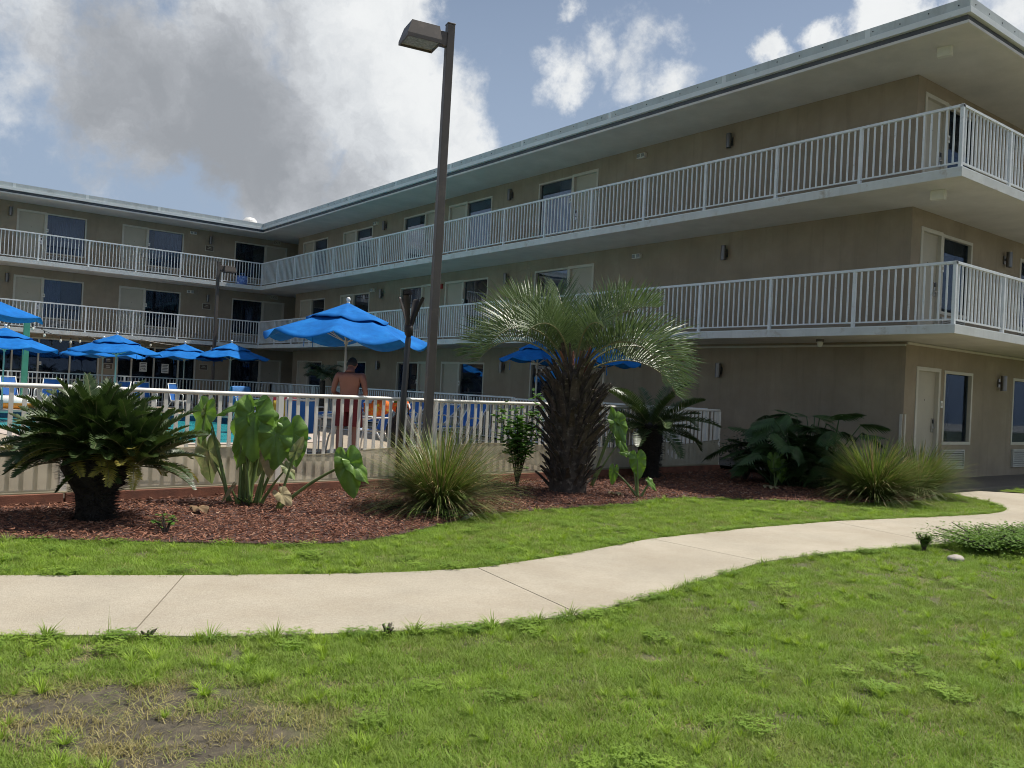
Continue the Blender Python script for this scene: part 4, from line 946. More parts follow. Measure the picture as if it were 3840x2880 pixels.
# ================================================================== PARASOLS
def parasol(name_lab, loc, Rr, zap, drop, rz, seed, pole='pole_cream', tilt=(0,0), sag=.06, nr=8):
    r = random.Random(seed)
    t = thing('parasol', name_lab, 'parasol', loc, rz, 'blue pool parasols')
    top = bpy.data.objects.new('canopy', None)
    H = zap - loc[2]
    def surf(rr, th, lift=0, ruf=0):
        k = (th*nr/(2*math.pi)) % 1.0; s_ = math.sin(math.pi*k)
        e = rr/Rr; z = H - drop*(e**.92) - sag*s_*(e**2)*1.0 - .02*s_*e + lift + ruf*s_*math.sin(5*th+seed)
        q = rr*(1 - .045*s_*e)
        x, y = q*math.cos(th), q*math.sin(th)
        return Vector((x, y, z + tilt[0]*x + tilt[1]*y + .018*e*math.sin(3*th+seed)))
    def shell(r0, r1, nrad, lift, ruf, name, par):
        m = MB(); nt_ = nr*8
        for j in range(nrad+1):
            rr = r0+(r1-r0)*j/nrad
            for i in range(nt_): m.v.append(tuple(surf(rr, 2*math.pi*i/nt_, lift, ruf*(j/nrad))))
        for j in range(nrad):
            for i in range(nt_): m.f.append((j*nt_+i, (j+1)*nt_+i, (j+1)*nt_+(i+1)%nt_, j*nt_+(i+1)%nt_)); m.mi.append(0)
        o = m.build(name, 'blue_canvas', par, True); so_ = o.modifiers.new('cloth', 'SOLIDIFY'); so_.thickness = .006; return o
    can = shell(Rr*.36, Rr, 8, 0, .0, 'canopy', t)
    shell(.025, Rr*.50, 5, .045, .028, 'vent_cap', can)
    m = MB(); tp = Vector((0,0,H)); m.tube([(0,0,0),(0,0,H-.05)], .022, 10); m.build('pole', pole, t, True)
    m = MB(); m.lathe([(.0,H-.02),(.03,H-.02),(.03,H+.045),(.022,H+.06),(.034,H+.075),(.04,H+.10),(.034,H+.125),(.015,H+.14),(0,H+.142)], 12); m.build('finial', 'finial', t, True)
    hubz = H - drop*.95
    for i in range(nr):
        th = 2*math.pi*i/nr; a = surf(.04, th, -.03); b_ = surf(Rr*.985, th, -.012)
        m = MB(); m.tube([a, surf(Rr*.5, th, -.025), b_], .009, 5); rb = m.build('rib', pole, t)
        c_ = surf(Rr*.52, th, -.03); m = MB(); m.tube([(0.02*math.cos(th),.02*math.sin(th),hubz-.12), c_], .008, 5); m.build('strut', pole, rb)
    m = MB(); m.lathe([(.022,hubz-.16),(.038,hubz-.16),(.038,hubz-.09),(.022,hubz-.09)], 10); m.build('hub', pole, t)
    m = MB(); m.lathe([(.0,.0),(.25,.0),(.25,.05),(.22,.08),(.04,.09),(.035,.35),(.0,.35)], 16); m.build('base', 'pole_cream', t, True)
    for q in range(2):
        a = r.uniform(0,6.28); p = surf(Rr*.8, a, -.02); m = MB(); m.tube([p, p+Vector((0,0,-.28))], .008, 4); m.build('tie_strap', 'blue_canvas', t)
    return t
parasol('large blue parasol over the table where the man stands', (7.24, 14.38, DECK_Z), 1.52, 2.83, .60, rad(10), 3, sag=.13, tilt=(-.02,.02))
parasol('blue parasol with its pole beside the green post, left of the pool', (3.44, 27.71, DECK_Z), 1.38, 2.42, .50, rad(20), 5, tilt=(-.02,0))
parasol('blue parasol in front of the pool room windows, overlapping another behind it', (6.65, 28.95, DECK_Z), 1.42, 2.50, .50, rad(3), 6)
parasol('blue parasol half hidden behind the one before the pool room windows', (6.95, 32.1, DECK_Z), 1.40, 2.44, .52, rad(18), 7)
parasol('blue parasol in front of the glass doors, between two others', (9.73, 32.2, DECK_Z), 1.38, 2.47, .46, rad(12), 8)
parasol('blue parasol half in building shade near the inner corner', (11.07, 31.15, DECK_Z), 1.38, 2.60, .50, rad(22), 9)
parasol('blue parasol seen left of the palm trunk, before the right wing', (12.95, 15.75, DECK_Z), .92, 2.60, .44, rad(12), 10)
parasol('blue parasol seen through the right side of the palm crown', (12.55, 13.05, DECK_Z), .80, 2.46, .38, rad(30), 11)
parasol('blue parasol at the left edge, higher than the others, on the near deck', (1.28, 18.9, DECK_Z), 1.75, 2.98, .62, rad(15), 12, tilt=(-.02,.01))
gpst = thing('green_post', 'square green wooden post standing between the parasols by the pool', 'post', (4.40, 30.78, DECK_Z))
bevel(MB().box(-.085,.085,-.07,.07,0,2.84).build('post', 'green_post', gpst), .008); MB().box(-.10,.10,-.085,.085,2.84,2.88).build('cap', 'green_post', gpst)
# string lights
def garland(pts, label, n_b, sag, seed):
    t = thing('string_lights', label, 'string lights', pts[0], 0, 'string lights before the left wing'); o = Vector(pts[0]); W = []
    for i in range(len(pts)-1):
        a, b_ = Vector(pts[i]), Vector(pts[i+1])
        for k in range(12): s_ = k/12; W.append(a.lerp(b_, s_) - o - Vector((0,0,sag*4*s_*(1-s_))))
    W.append(Vector(pts[-1])-o); MB().tube(W, .009, 5).build('wire', 'black_metal', t)
    for k in range(n_b):
        p = W[int((k+.5)/n_b*(len(W)-1))]; m = MB(); m.tube([p, p-Vector((0,0,.09))], .022, 6); s = m.build('socket', 'black_metal', t)
        m = MB(); m.lathe([(.018,-.09),(.038,-.13),(.040,-.17),(.028,-.20),(.0,-.215)], 8, p); m.build('bulb', 'bulb', s, True)
garland([(1.5,30.8,3.0),(4.38,30.72,2.86),(7.4,36.7,2.72),(9.4,36.75,2.74)], 'black string of clear bulbs hung from the green post to the balcony', 15, .28, 1)
garland([(9.5,36.74,2.70),(12.2,36.74,2.70),(14.0,36.6,2.70)], 'black string of clear bulbs under the lower balcony edge by the glass doors', 7, .12, 2)

# ================================================================== CHAIRS
def arm_chair(loc, rz, label, sling='blue_sling', group='white tube chairs with blue slings'):
    t = thing('pool_chair', label, 'chair', loc, rz, group); r_ = .017; W = .27
    for s_ in (-1, 1):
        y = W*s_
        m = MB(); m.tube([(.30,y,.02),(.27,y,.25),(.26,y,.40),(.10,y,.40),(-.20,y,.38),(-.27,y,.60),(-.36,y,.98)], r_, 7); m.build('side_frame', 'white_frame', t, True)
        m = MB(); m.tube([(.26,y*1.06,.40),(.27,y*1.06,.60),(.20,y*1.06,.645),(-.10,y*1.06,.65),(-.29,y*1.06,.66)], r_, 7); m.build('arm', 'white_frame', t, True)
        m = MB(); m.tube([(-.18,y,.38),(-.30,y,.20),(-.36,y,.02)], r_, 7); m.build('leg', 'white_frame', t, True)
    for (x, z) in ((.30,.02),(-.36,.02),(-.36,.98),(.26,.40)): m = MB(); m.tube([(x,-W,z),(x,W,z)], r_*.95, 7); m.build('cross_bar', 'white_frame', t, True)
    def sl(ps, nm):
        m = MB(); k = 6
        for i, (x, z) in enumerate(ps):
            for j in range(k+1):
                v = -1+2*j/k; m.v.append((x, v*W*.97, z-.02*(1-v*v)))
        for i in range(len(ps)-1):
            for j in range(k): a = i*(k+1)+j; m.f.append((a, a+1, a+k+2, a+k+1)); m.mi.append(0)
        m.build(nm, sling, t, True)
    sl([(.25,.415),(.1,.405),(-.08,.395),(-.19,.39)], 'seat'); sl([(-.20,.42),(-.27,.62),(-.32,.80),(-.355,.97)], 'backrest'); return t
def lounger(loc, rz, back, label, group='blue sling loungers by the railing'):
    t = thing('pool_lounger', label, 'lounger', loc, rz, group); W = .33; r_ = .018; zb = .36
    bx, bz = -.25-.78*math.cos(back), zb+.78*math.sin(back)
    for s_ in (-1, 1):
        y = W*s_
        m = MB(); m.tube([(1.15,y,zb-.02),(.9,y,zb),(-.95,y,zb)], r_, 7); m.build('side_rail', 'white_frame', t, True)
        m = MB(); m.tube([(-.25,y*.96,zb+.02),(bx,y*.96,bz)], r_, 7); m.build('back_rail', 'white_frame', t, True)
        m = MB(); m.tube([(-.35,y*1.05,zb),(-.35,y*1.05,zb+.20),(-.25,y*1.05,zb+.24),(.10,y*1.05,zb+.23),(.16,y*1.05,zb+.12),(.16,y*1.05,zb)], r_, 7); m.build('arm', 'white_frame', t, True)
        for x in (.95,-.8):
            m = MB(); m.tube([(x,y,zb),(x+.06,y,.18),(x+.05,y,.01)], r_, 7); m.build('leg', 'white_frame', t, True)
        m = MB(); m.tube([((bx-.25)/2-.1,y*.9,(bz+zb)/2),(-.75,y*.9,zb)], r_*.8, 6); m.build('back_stay', 'white_frame', t)
    for (x, z) in ((1.0,.012),(-.75,.012),(bx,bz)): m = MB(); m.tube([(x,-W,z),(x,W,z)], r_, 6); m.build('cross_bar', 'white_frame', t)
    def sl(a, b_, nm):
        m = MB()
        for i in range(5):
            for j in range(5):
                v = -1+j/2; u = i/4; m.v.append((a[0]+(b_[0]-a[0])*u, v*W*.94, a[1]+(b_[1]-a[1])*u - .025*(1-v*v)))
        for i in range(4):
            for j in range(4): q = i*5+j; m.f.append((q,q+1,q+6,q+5)); m.mi.append(0)
        m.build(nm, 'blue_sling', t, True)
    sl((1.13,zb+.01),(-.24,zb+.015),'seat'); sl((-.27,zb+.04),(bx,bz),'backrest'); return t
D = DECK_Z
for i, (x, y, bk, lb) in enumerate([(11.95,23.4,.75,'blue sling lounger with white frame, farthest along the railing'),(11.95,21.9,.85,'blue sling lounger with white frame, second from the far end of the row'),(12.0,20.4,.75,'blue sling lounger with white frame behind the lamp post'),(12.05,19.0,.72,'blue sling lounger with white frame just right of the lamp post'),(12.1,17.6,.95,'blue sling lounger with steep upright back near the pool gate')]):
    lounger((x, y, D), rad(-172+4*(i%3)), bk, lb)
for i, (x, y, rz, lb) in enumerate([(4.2,31.0,-60,'white tube chair with blue sling by the white pool float'),(5.0,30.3,-120,'white tube chair with blue sling right of the pool float'),(8.2,31.3,-80,'white tube chair with blue sling behind the pool, left of the draped chair'),(7.3,31.5,-150,'white tube chair with blue sling under the pool room parasols'),(9.2,30.6,-50,'white tube chair with blue sling beside the chair draped with a blue towel')]):
    arm_chair((x, y, D), rad(rz), lb)
for x, y, rz, lb in ((9.6,23.9,200,'empty white lounger with blue sling behind the striped towel chair'),(10.3,22.6,195,'empty white lounger with blue sling left of the man')):
    lounger((x, y, D), rad(rz), .12, lb, 'flat loungers on the deck')
arm_chair((10.45, 27.6, D), rad(-70), 'chair draped with a light blue towel at the far side of the pool', group='chairs with towels')
arm_chair((7.15, 16.9, D), rad(40), 'chair draped with a red, pink and yellow towel', group='chairs with towels')
arm_chair((6.55, 14.55, D), rad(60), 'white tube chair with blue sling left of the man', group='chairs round the parasol table')
arm_chair((8.35, 15.3, D), rad(170), 'white tube chair with blue sling right of the man', group='chairs round the parasol table')
def drape(loc, rz, w, h_back, h_front, mats, label, ztop, thick=.03, seed=1):
    t = thing('towel', label, 'towel', loc, rz, None); r = random.Random(seed); n = len(mats)
    prof = [(-.10-.03*h_back, ztop-h_back)] + [(-.06-.02*(1-k/5), ztop-h_back+(h_back-.03)*k/5) for k in range(1,6)] + [(-.03,ztop),(.03,ztop)] + [(.05+.06*k/5, ztop-.03-(h_front-.03)*k/5) for k in range(1,6)]
    K = 14; P = len(prof); acc = 0
    cuts = [int((P-1)*i/n) for i in range(n+1)]
    for b_ in range(n):
        m = MB(); ks = range(cuts[b_], cuts[b_+1]+1)
        for i in ks:
            x, z = prof[i]; e = abs(i-P/2)/(P/2)
            for j in range(K+1):
                v = -1+2*j/K; m.v.append((x+.022*math.sin(j*1.9+seed)*e, v*w/2*(1+.05*e), z+.02*math.sin(j*.9+seed*2)*e-.015*v*v))
        L_ = len(list(ks))
        for i in range(L_-1):
            for j in range(K): q = i*(K+1)+j; m.f.append((q,q+1,q+K+2,q+K+1)); m.mi.append(0)
        o = m.build('towel_band', mats[b_], t, True); s_ = o.modifiers.new('cloth', 'SOLIDIFY'); s_.thickness = .012
drape((10.30, 27.95, D), rad(110), .75, .85, .5, ['towel_blue'], 'light blue towel hung over a chair back beyond the pool', 1.02, seed=2)
drape((6.95, 16.62, D), rad(232), .68, .74, .55, ['towel_red','towel_pink','towel_yellow'], 'red, pink and yellow towel hung over a chair back', 1.03, seed=3)
# table under the big parasol, towels and bag on it
tb = thing('pool_table', 'white round table under the large blue parasol', 'table', (7.26, 14.40, D))
MB().lathe([(.03,.66),(.50,.66),(.53,.675),(.53,.70),(.03,.70)], 24).build('table_top', 'white_frame', tb)
for k in range(4): a = k*1.571+.5; MB().tube([(.12*math.cos(a),.12*math.sin(a),.66),(.30*math.cos(a),.30*math.sin(a),.30),(.36*math.cos(a),.36*math.sin(a),.0)], .018, 7).build('leg', 'white_frame', tb, True)
def lump(name, label, cat, loc, sx, sy, sz, m_, seed, bands=None, grp=None):
    t = thing(name, label, cat, loc, 0, grp); r = random.Random(seed); m = MB(); nu, nv = 22, 11
    for j in range(nv+1):
        ph = math.pi*j/nv
        for i in range(nu):
            th = 2*math.pi*i/nu; q = 1 + .16*math.sin(3*th+seed) * math.sin(ph) + .12*math.sin(7*th+2*ph+seed) + .08*math.sin(5*ph+seed)
            m.v.append((sx*q*math.sin(ph)*math.cos(th), sy*q*math.sin(ph)*math.sin(th), sz*(1+math.cos(ph))*.5*(1 if j < nv*.7 else 1)))
    for j in range(nv):
        for i in range(nu):
            mi = 0
            if bands: mi = bands[(i*5//nu + j//2) % len(bands)]
            m.f.append((j*nu+i, (j+1)*nu+i, (j+1)*nu+(i+1)%nu, j*nu+(i+1)%nu)); m.mi.append(mi)
    m.build('body', m_, t, True); return t
lump('beach_towel', 'crumpled orange and yellow beach towel on the chair back right of the man', 'towel', (8.02, 14.55, D+.70), .27, .20, .36, ['towel_orange','float_white'], 3, [0,0,0,1,0,0,0])
lump('beach_towel', 'small orange, white and green beach towel hung beside the black bag', 'towel', (8.62, 14.62, D+.74), .16, .15, .33, ['towel_orange','float_white','weed_leaf'], 5, [0,1,0,2,0])
bgt = lump('beach_bag', 'large black beach bag standing right of the man', 'bag', (8.55, 14.45, D), .26, .22, .80, ['bag_black'], 7)
MB().tube([(-.15,0,.7),(-.12,0,.95),(.12,0,.95),(.15,0,.7)], .014, 6).build('strap', 'bag_black', bgt, True)
fl_ = thing('pool_float', 'white and orange inflatable ring lying at the pool edge', 'float', (4.05, 30.1, D+.02))
m = MB(); nu, nv = 36, 14
for i in range(nu):
    th = 2*math.pi*i/nu
    for j in range(nv): ph = 2*math.pi*j/nv; q = .46+.19*math.cos(ph); m.v.append((q*math.cos(th), q*math.sin(th), .19+.19*math.sin(ph)))
for i in range(nu):
    for j in range(nv): m.f.append((i*nv+j, ((i+1)%nu)*nv+j, ((i+1)%nu)*nv+(j+1)%nv, i*nv+(j+1)%nv)); m.mi.append(0 if 0 <= j < nv*.5 else 1)
m.build('ring', ['float_white','float_orange'], fl_, True)
m = MB(); m.lathe([(.0,.375),(.018,.375),(.014,.41),(.0,.415)], 8, (.46,0,0)); m.build('valve', 'float_white', fl_)
# ================================================================== THE MAN
def person(loc, rz):
    t = thing('person', 'man in dark red swim shorts seen from behind, bare back, head bowed', 'person', loc, rz)
    # +X is forward. joints: (position, rx, ry)
    J = {'pel':((0,0,.93),.135,.175),'wst':((.0,0,1.07),.125,.165),'rib':((.015,0,1.22),.135,.185),'chs':((.005,0,1.36),.13,.195),'shd':((-.01,0,1.445),.088,.150),'nk0':((.02,0,1.50),.066,.078),'nk1':((.06,0,1.54),.060,.062),'hd':((.11,0,1.58),.055,.055)}
    Ed = [('pel','wst'),('wst','rib'),('rib','chs'),('chs','shd'),('shd','nk0'),('nk0','nk1'),('nk1','hd')]
    for s_, n_ in ((1,'l'),(-1,'r')):
        y = s_
        J.update({n_+'hip':((-.005,.10*y,.86),.105,.10),n_+'thi':((.0,.115*y,.68),.088,.086),n_+'kne':((.015,.125*y,.48),.060,.058),n_+'clf':((-.015,.13*y,.34),.057,.054),n_+'ank':((-.02,.135*y,.09),.036,.036),n_+'hel':((-.035,.135*y,.035),.038,.036),n_+'bal':((.10,.15*y,.03),.030,.042),n_+'toe':((.17,.155*y,.025),.020,.035),
            n_+'del':((-.005,.185*y,1.425),.068,.066),n_+'arm':((-.005,.235*y,1.28),.052,.052),n_+'elb':((.0,.265*y,1.12),.042,.042),n_+'fa':((.11,.225*y,1.08),.040,.040),n_+'wri':((.24,.13*y,1.06),.026,.030),n_+'plm':((.31,.09*y,1.055),.022,.036)})
        Ed += [('pel',n_+'hip'),(n_+'hip',n_+'thi'),(n_+'thi',n_+'kne'),(n_+'kne',n_+'clf'),(n_+'clf',n_+'ank'),(n_+'ank',n_+'hel'),(n_+'hel',n_+'bal'),(n_+'bal',n_+'toe'),('chs',n_+'del'),(n_+'del',n_+'arm'),(n_+'arm',n_+'elb'),(n_+'elb',n_+'fa'),(n_+'fa',n_+'wri'),(n_+'wri',n_+'plm')]
        for q in range(5):
            o_ = (q-2)*.017; ln = (.06,.085,.095,.088,.07)[q]
            if q == 0:
                J[n_+'f0a'] = ((.285,(.09)*y-.035*y,1.075),.010,.010); J[n_+'f0b'] = ((.325,.045*y,1.07),.008,.008); Ed += [(n_+'wri',n_+'f0a'),(n_+'f0a',n_+'f0b')]
            else:
                yy = (.09-.032+.019*q)*y; J['%sf%da' % (n_,q)] = ((.355,yy,1.055),.0095,.0095); J['%sf%db' % (n_,q)] = ((.355+ln*.4,yy,1.03),.0085,.0085); J['%sf%dc' % (n_,q)] = ((.355+ln*.5,yy,1.0),.0075,.0075)
                Ed += [(n_+'plm','%sf%da' % (n_,q)),('%sf%da' % (n_,q),'%sf%db' % (n_,q)),('%sf%db' % (n_,q),'%sf%dc' % (n_,q))]
    keys = list(J); me = bpy.data.meshes.new('sk'); me.from_pydata([J[k][0] for k in keys], [(keys.index(a), keys.index(b)) for a, b in Ed], [])
    o = bpy.data.objects.new('sk', me); col.objects.link(o)
    sk = o.modifiers.new('skin', 'SKIN'); sk.use_smooth_shade = True; sk.branch_smoothing = .4
    if not me.skin_vertices:
        bpy.context.view_layer.objects.active = o
    lay = me.skin_vertices[0].data if len(me.skin_vertices) else None
    if lay:
        for i, k in enumerate(keys): lay[i].radius = (J[k][1], J[k][2]); lay[i].use_root = (k == 'pel')
    ss = o.modifiers.new('sub', 'SUBSURF'); ss.levels = 2; ss.render_levels = 2
    dg = bpy.context.evaluated_depsgraph_get(); ev = o.evaluated_get(dg); body = bpy.data.meshes.new_from_object(ev)
    bpy.data.objects.remove(o)
    # head with brow, nose, chin and ears, joined into the same mesh
    bm = bmesh.new(); bm.from_mesh(body); b2 = bmesh.new(); bmesh.ops.create_uvsphere(b2, u_segments=28, v_segments=20, radius=1)
    for v in b2.verts:
        x, y, z = v.co; X, Y, Z = x*.098, y*.077, z*.118
        if z < -.1 and x < 0: X *= (1 + .25*(z+.1))
        if x > .7: X += .022*math.exp(-((z+.12)/.16)**2 - (y/.16)**2); X -= .008*math.exp(-((z-.08)/.12)**2)*math.exp(-((abs(y)-.35)/.15)**2); X += .004*math.exp(-((z+.48)/.08)**2 - (y/.3)**2); X += .008*math.exp(-((z+.78)/.15)**2)
        if abs(y) > .93: Y += math.copysign(.018*math.exp(-((z+.05)/.22)**2 - ((x+.05)/.16)**2), y)
        v.co = (X, Y, Z)
    rot = Euler((0, rad(34), 0)).to_matrix(); hc = Vector((.10, 0, 1.605))
    for v in b2.verts: v.co = rot @ v.co + hc
    tm = bpy.data.meshes.new('tmp'); b2.to_mesh(tm); b2.free(); bm.from_mesh(tm); bpy.data.meshes.remove(tm)
    fm = bpy.data.meshes.new('body'); bm.to_mesh(fm); bm.free(); fm.materials.append(MATS['skin']); fm.polygons.foreach_set('use_smooth', [True]*len(fm.polygons))
    fo = inst(fm, 'body', t)
    # hair cap: back and top of the head
    b2 = bmesh.new(); bmesh.ops.create_uvsphere(b2, u_segments=28, v_segments=20, radius=1); rm = []
    for v in b2.verts:
        x, y, z = v.co
        if z < -.62 + .9*max(0, x+.35) + (.2 if abs(y) > .85 and x > -.1 else 0) or (x > .62 and z < .55): rm.append(v)
        w = 1 + .012*math.sin(40*x+17*y)+.010*math.sin(33*z)
        v.co = rot @ Vector((x*.106*w, y*.083*w, z*.126*w)) + hc
    bmesh.ops.delete(b2, geom=rm, context='VERTS'); hm = bpy.data.meshes.new('hair'); b2.to_mesh(hm); b2.free(); hm.materials.append(MATS['hair']); hm.polygons.foreach_set('use_smooth', [True]*len(hm.polygons)); inst(hm, 'hair', t)
    # swim shorts: waist to mid thigh, two legs
    m = MB(); n_ = 28
    def ring(cx, cy, rx, ry, z, wob=0): return [(cx+rx*math.cos(2*math.pi*i/n_)*(1+wob*math.sin(5*2*math.pi*i/n_)), cy+ry*math.sin(2*math.pi*i/n_)*(1+wob*math.sin(7*2*math.pi*i/n_)), z) for i in range(n_)]
    rings = [ring(0,0,.142,.185,1.035), ring(0,0,.150,.192,1.00), ring(-.01,0,.162,.208,.92,.01), ring(-.01,0,.165,.218,.84,.015), ring(0,0,.155,.222,.79,.015)]
    for k, rg in enumerate(rings): m.v += rg
    for k in range(len(rings)-1):
        for i in range(n_): m.f.append((k*n_+i, k*n_+(i+1)%n_, (k+1)*n_+(i+1)%n_, (k+1)*n_+i)); m.mi.append(0)
    m.build('swim_shorts', 'shorts_red', t, True)
    for s_ in (-1, 1):
        m = MB(); rs_ = [ring(0,.11*s_,.150,.112,.83,.02), ring(.0,.115*s_,.142,.118,.68,.03), ring(.005,.12*s_,.136,.120,.545,.04)]
        for rg in rs_: m.v += rg
        for k in range(2):
            for i in range(n_): m.f.append((k*n_+i, k*n_+(i+1)%n_, (k+1)*n_+(i+1)%n_, (k+1)*n_+i)); m.mi.append(0)
        m.build('shorts_leg', 'shorts_red', t, True)
    m = MB()
    rings = [ring(0,0,.145,.188,1.045), ring(0,0,.149,.193,1.015)]
    m.v += rings[0]+rings[1]
    for i in range(n_): m.f.append((i, (i+1)%n_, n_+(i+1)%n_, n_+i)); m.mi.append(0)
    m.build('waistband', 'towel_blue', t, True)
    return t
mn = person((6.98, 13.65, DECK_Z), math.atan2(.74, .67)); mn.scale = (1.04, 1.10, 1.03)

# ================================================================== PLANTS
def leaflet(m, p, d, n, w, droop, segs=2):
    """strip from p along d (length included), n approx normal"""
    s_ = d.cross(n)
    if s_.length < 1e-6: return
    s_.normalize(); L_ = d.length; pts = []
    for i in range(segs+1):
        u = i/segs; pts.append(p + d*u + Vector((0,0,-droop*L_*u*u)))
    ws = [w*.55, w, 0] if segs == 2 else [w*.5, w, w*.75, 0]
    o = len(m.v)
    for q, ww in zip(pts[:-1], ws): m.v += [tuple(q-s_*ww*.5), tuple(q+s_*ww*.5)]
    m.v.append(tuple(pts[-1]))
    for i in range(segs-1): m.f.append((o+2*i, o+2*i+1, o+2*i+3, o+2*i+2)); m.mi.append(0)
    e = o+2*(segs-1); m.f.append((e, e+1, e+2)); m.mi.append(0)
def frond(name, L_, n, ll, lw, a0, bend, vee, sweep, m_, seed, droop=.1, petiole=.15, rr=.008, segs=2, twist=0, ragged=.1, pw=1.6):
    """rachis leaves the origin along +X rising at angle a0 and bends down by `bend` over its length"""
    r = random.Random(seed); m = MB(); pts = []; p = Vector((0,0,0)); K = 26; a = a0
    for i in range(K+1):
        pts.append((p.copy(), a)); u = i/K; a_ = a0 - bend*(u**pw); a = a_; p = p + Vector((math.cos(a), .0, math.sin(a)))*(L_/K)
    for i in range(n):
        u = petiole + (1-petiole)*(i+.5)/n; f = u*K; i0 = min(int(f), K-1); q = pts[i0][0].lerp(pts[i0+1][0], f-i0); a = pts[i0][1]
        T = Vector((math.cos(a),0,math.sin(a))); Nn = Vector((-math.sin(a),0,math.cos(a))); v = (u-petiole)/(1-petiole)
        l = ll*(math.sin(math.pi*min(1,(.16+.80*v)))**.6)*r.uniform(1-ragged,1+ragged)
        for s_ in (-1, 1):
            sw = sweep*(.6+.8*v) + r.uniform(-.06,.06); ve = vee + r.uniform(-.12,.12)
            d = (Vector((0,s_,0))*math.cos(ve) + Nn*math.sin(ve))*math.cos(sw) + T*math.sin(sw)
            nn = Nn*math.cos(ve) - Vector((0,s_,0))*math.sin(ve)
            leaflet(m, q, d*l, nn, lw, droop*r.uniform(.6,1.4), segs)
    mi0 = len(m.f)
    m.tube([q for q, _ in pts], [rr*(1-.8*i/K) for i in range(K+1)], 5, mi=1)
    return m.mesh(name, [m_, 'rachis'], False)
def cycad(loc, label, n, crown_z, L0, trunk_r, seed, lean=(0,0), yellow=.10, up=(.1,1.35), dense=True, grp='cycads in the bed', heads=None, pw_=.8, lw=.0135, flare=1.3):
    r = random.Random(seed); t = thing('cycad', label, 'cycad', loc, 0, grp)
    # shaggy trunk
    m = MB(); prof = [(trunk_r*1.10,-.02),(trunk_r*1.05,crown_z*.25),(trunk_r*1.15,crown_z*.45),(trunk_r*flare,crown_z*.85),(trunk_r*flare*.9,crown_z*1.05),(0,crown_z*1.12)]
    m.lathe(prof, 18)
    for _ in range(1300):
        z = r.uniform(0, crown_z*1.05); a = r.uniform(0,6.283); q = interp(z, [p[1] for p in prof], [p[0] for p in prof])
        d = Vector((math.cos(a), math.sin(a), r.uniform(-.25,.5))); leaflet(m, Vector((q*.93*math.cos(a), q*.93*math.sin(a), z)), d*r.uniform(.03,.11), Vector((-math.sin(a), math.cos(a), .3)).cross(d), r.uniform(.008,.022), .1)
    m.build('trunk', 'sago_trunk', t)
    var = [frond('cycad_frond', L0*q, 46, L0*.19, lw, .0, b, .55, .5, 'sago_leaf', seed+k, droop=.12, petiole=.10, rr=.007) for k, (q, b) in enumerate(((1,.55),(1.08,.8),(.92,.35),(1.0,1.1)))]
    vy = [frond('cycad_frond', L0*q, 42, L0*.16, .0125, .0, b, .4, .45, 'sago_yellow', seed+20+k, droop=.2, petiole=.12, rr=.007) for k, (q, b) in enumerate(((.85,.7),(.95,1.2)))]
    hs = heads or [(0,0,crown_z,1.0,n)]
    for (hx, hy, hz, s_, nn) in hs:
        for i in range(nn):
            u = (i+.5)/nn; el = up[1] - (up[1]-up[0])*(u**pw_) + r.uniform(-.08,.08); az = i*2.39996 + r.uniform(-.2,.2)
            y = r.random() < yellow and el < .7
            me = r.choice(vy if y else var)
            inst(me, 'frond', t, (hx+.06*math.cos(az), hy+.06*math.sin(az), hz + .04*math.sin(el)), (r.uniform(-.35,.35), -el, az), (s_*r.uniform(.86,1.1),)*3)
    return t
cycad((1.84, 8.52, .02), 'large dark green cycad with a shaggy trunk and some yellow fronds', 84, .56, .655, .15, 5, yellow=.2, up=(.02,1.5), pw_=1.1, flare=2.0, lw=.015, heads=[(-.02,.02,.60,1.0,150),(.27,-.21,.52,.88,74),(-.24,.18,.52,.88,56)])
cycad((10.90, 10.12, .02), 'small cycad with a dark trunk standing behind the stout palm', 34, .86, 1.02, .165, 9, yellow=.05, up=(-.2,1.2), lw=.019)

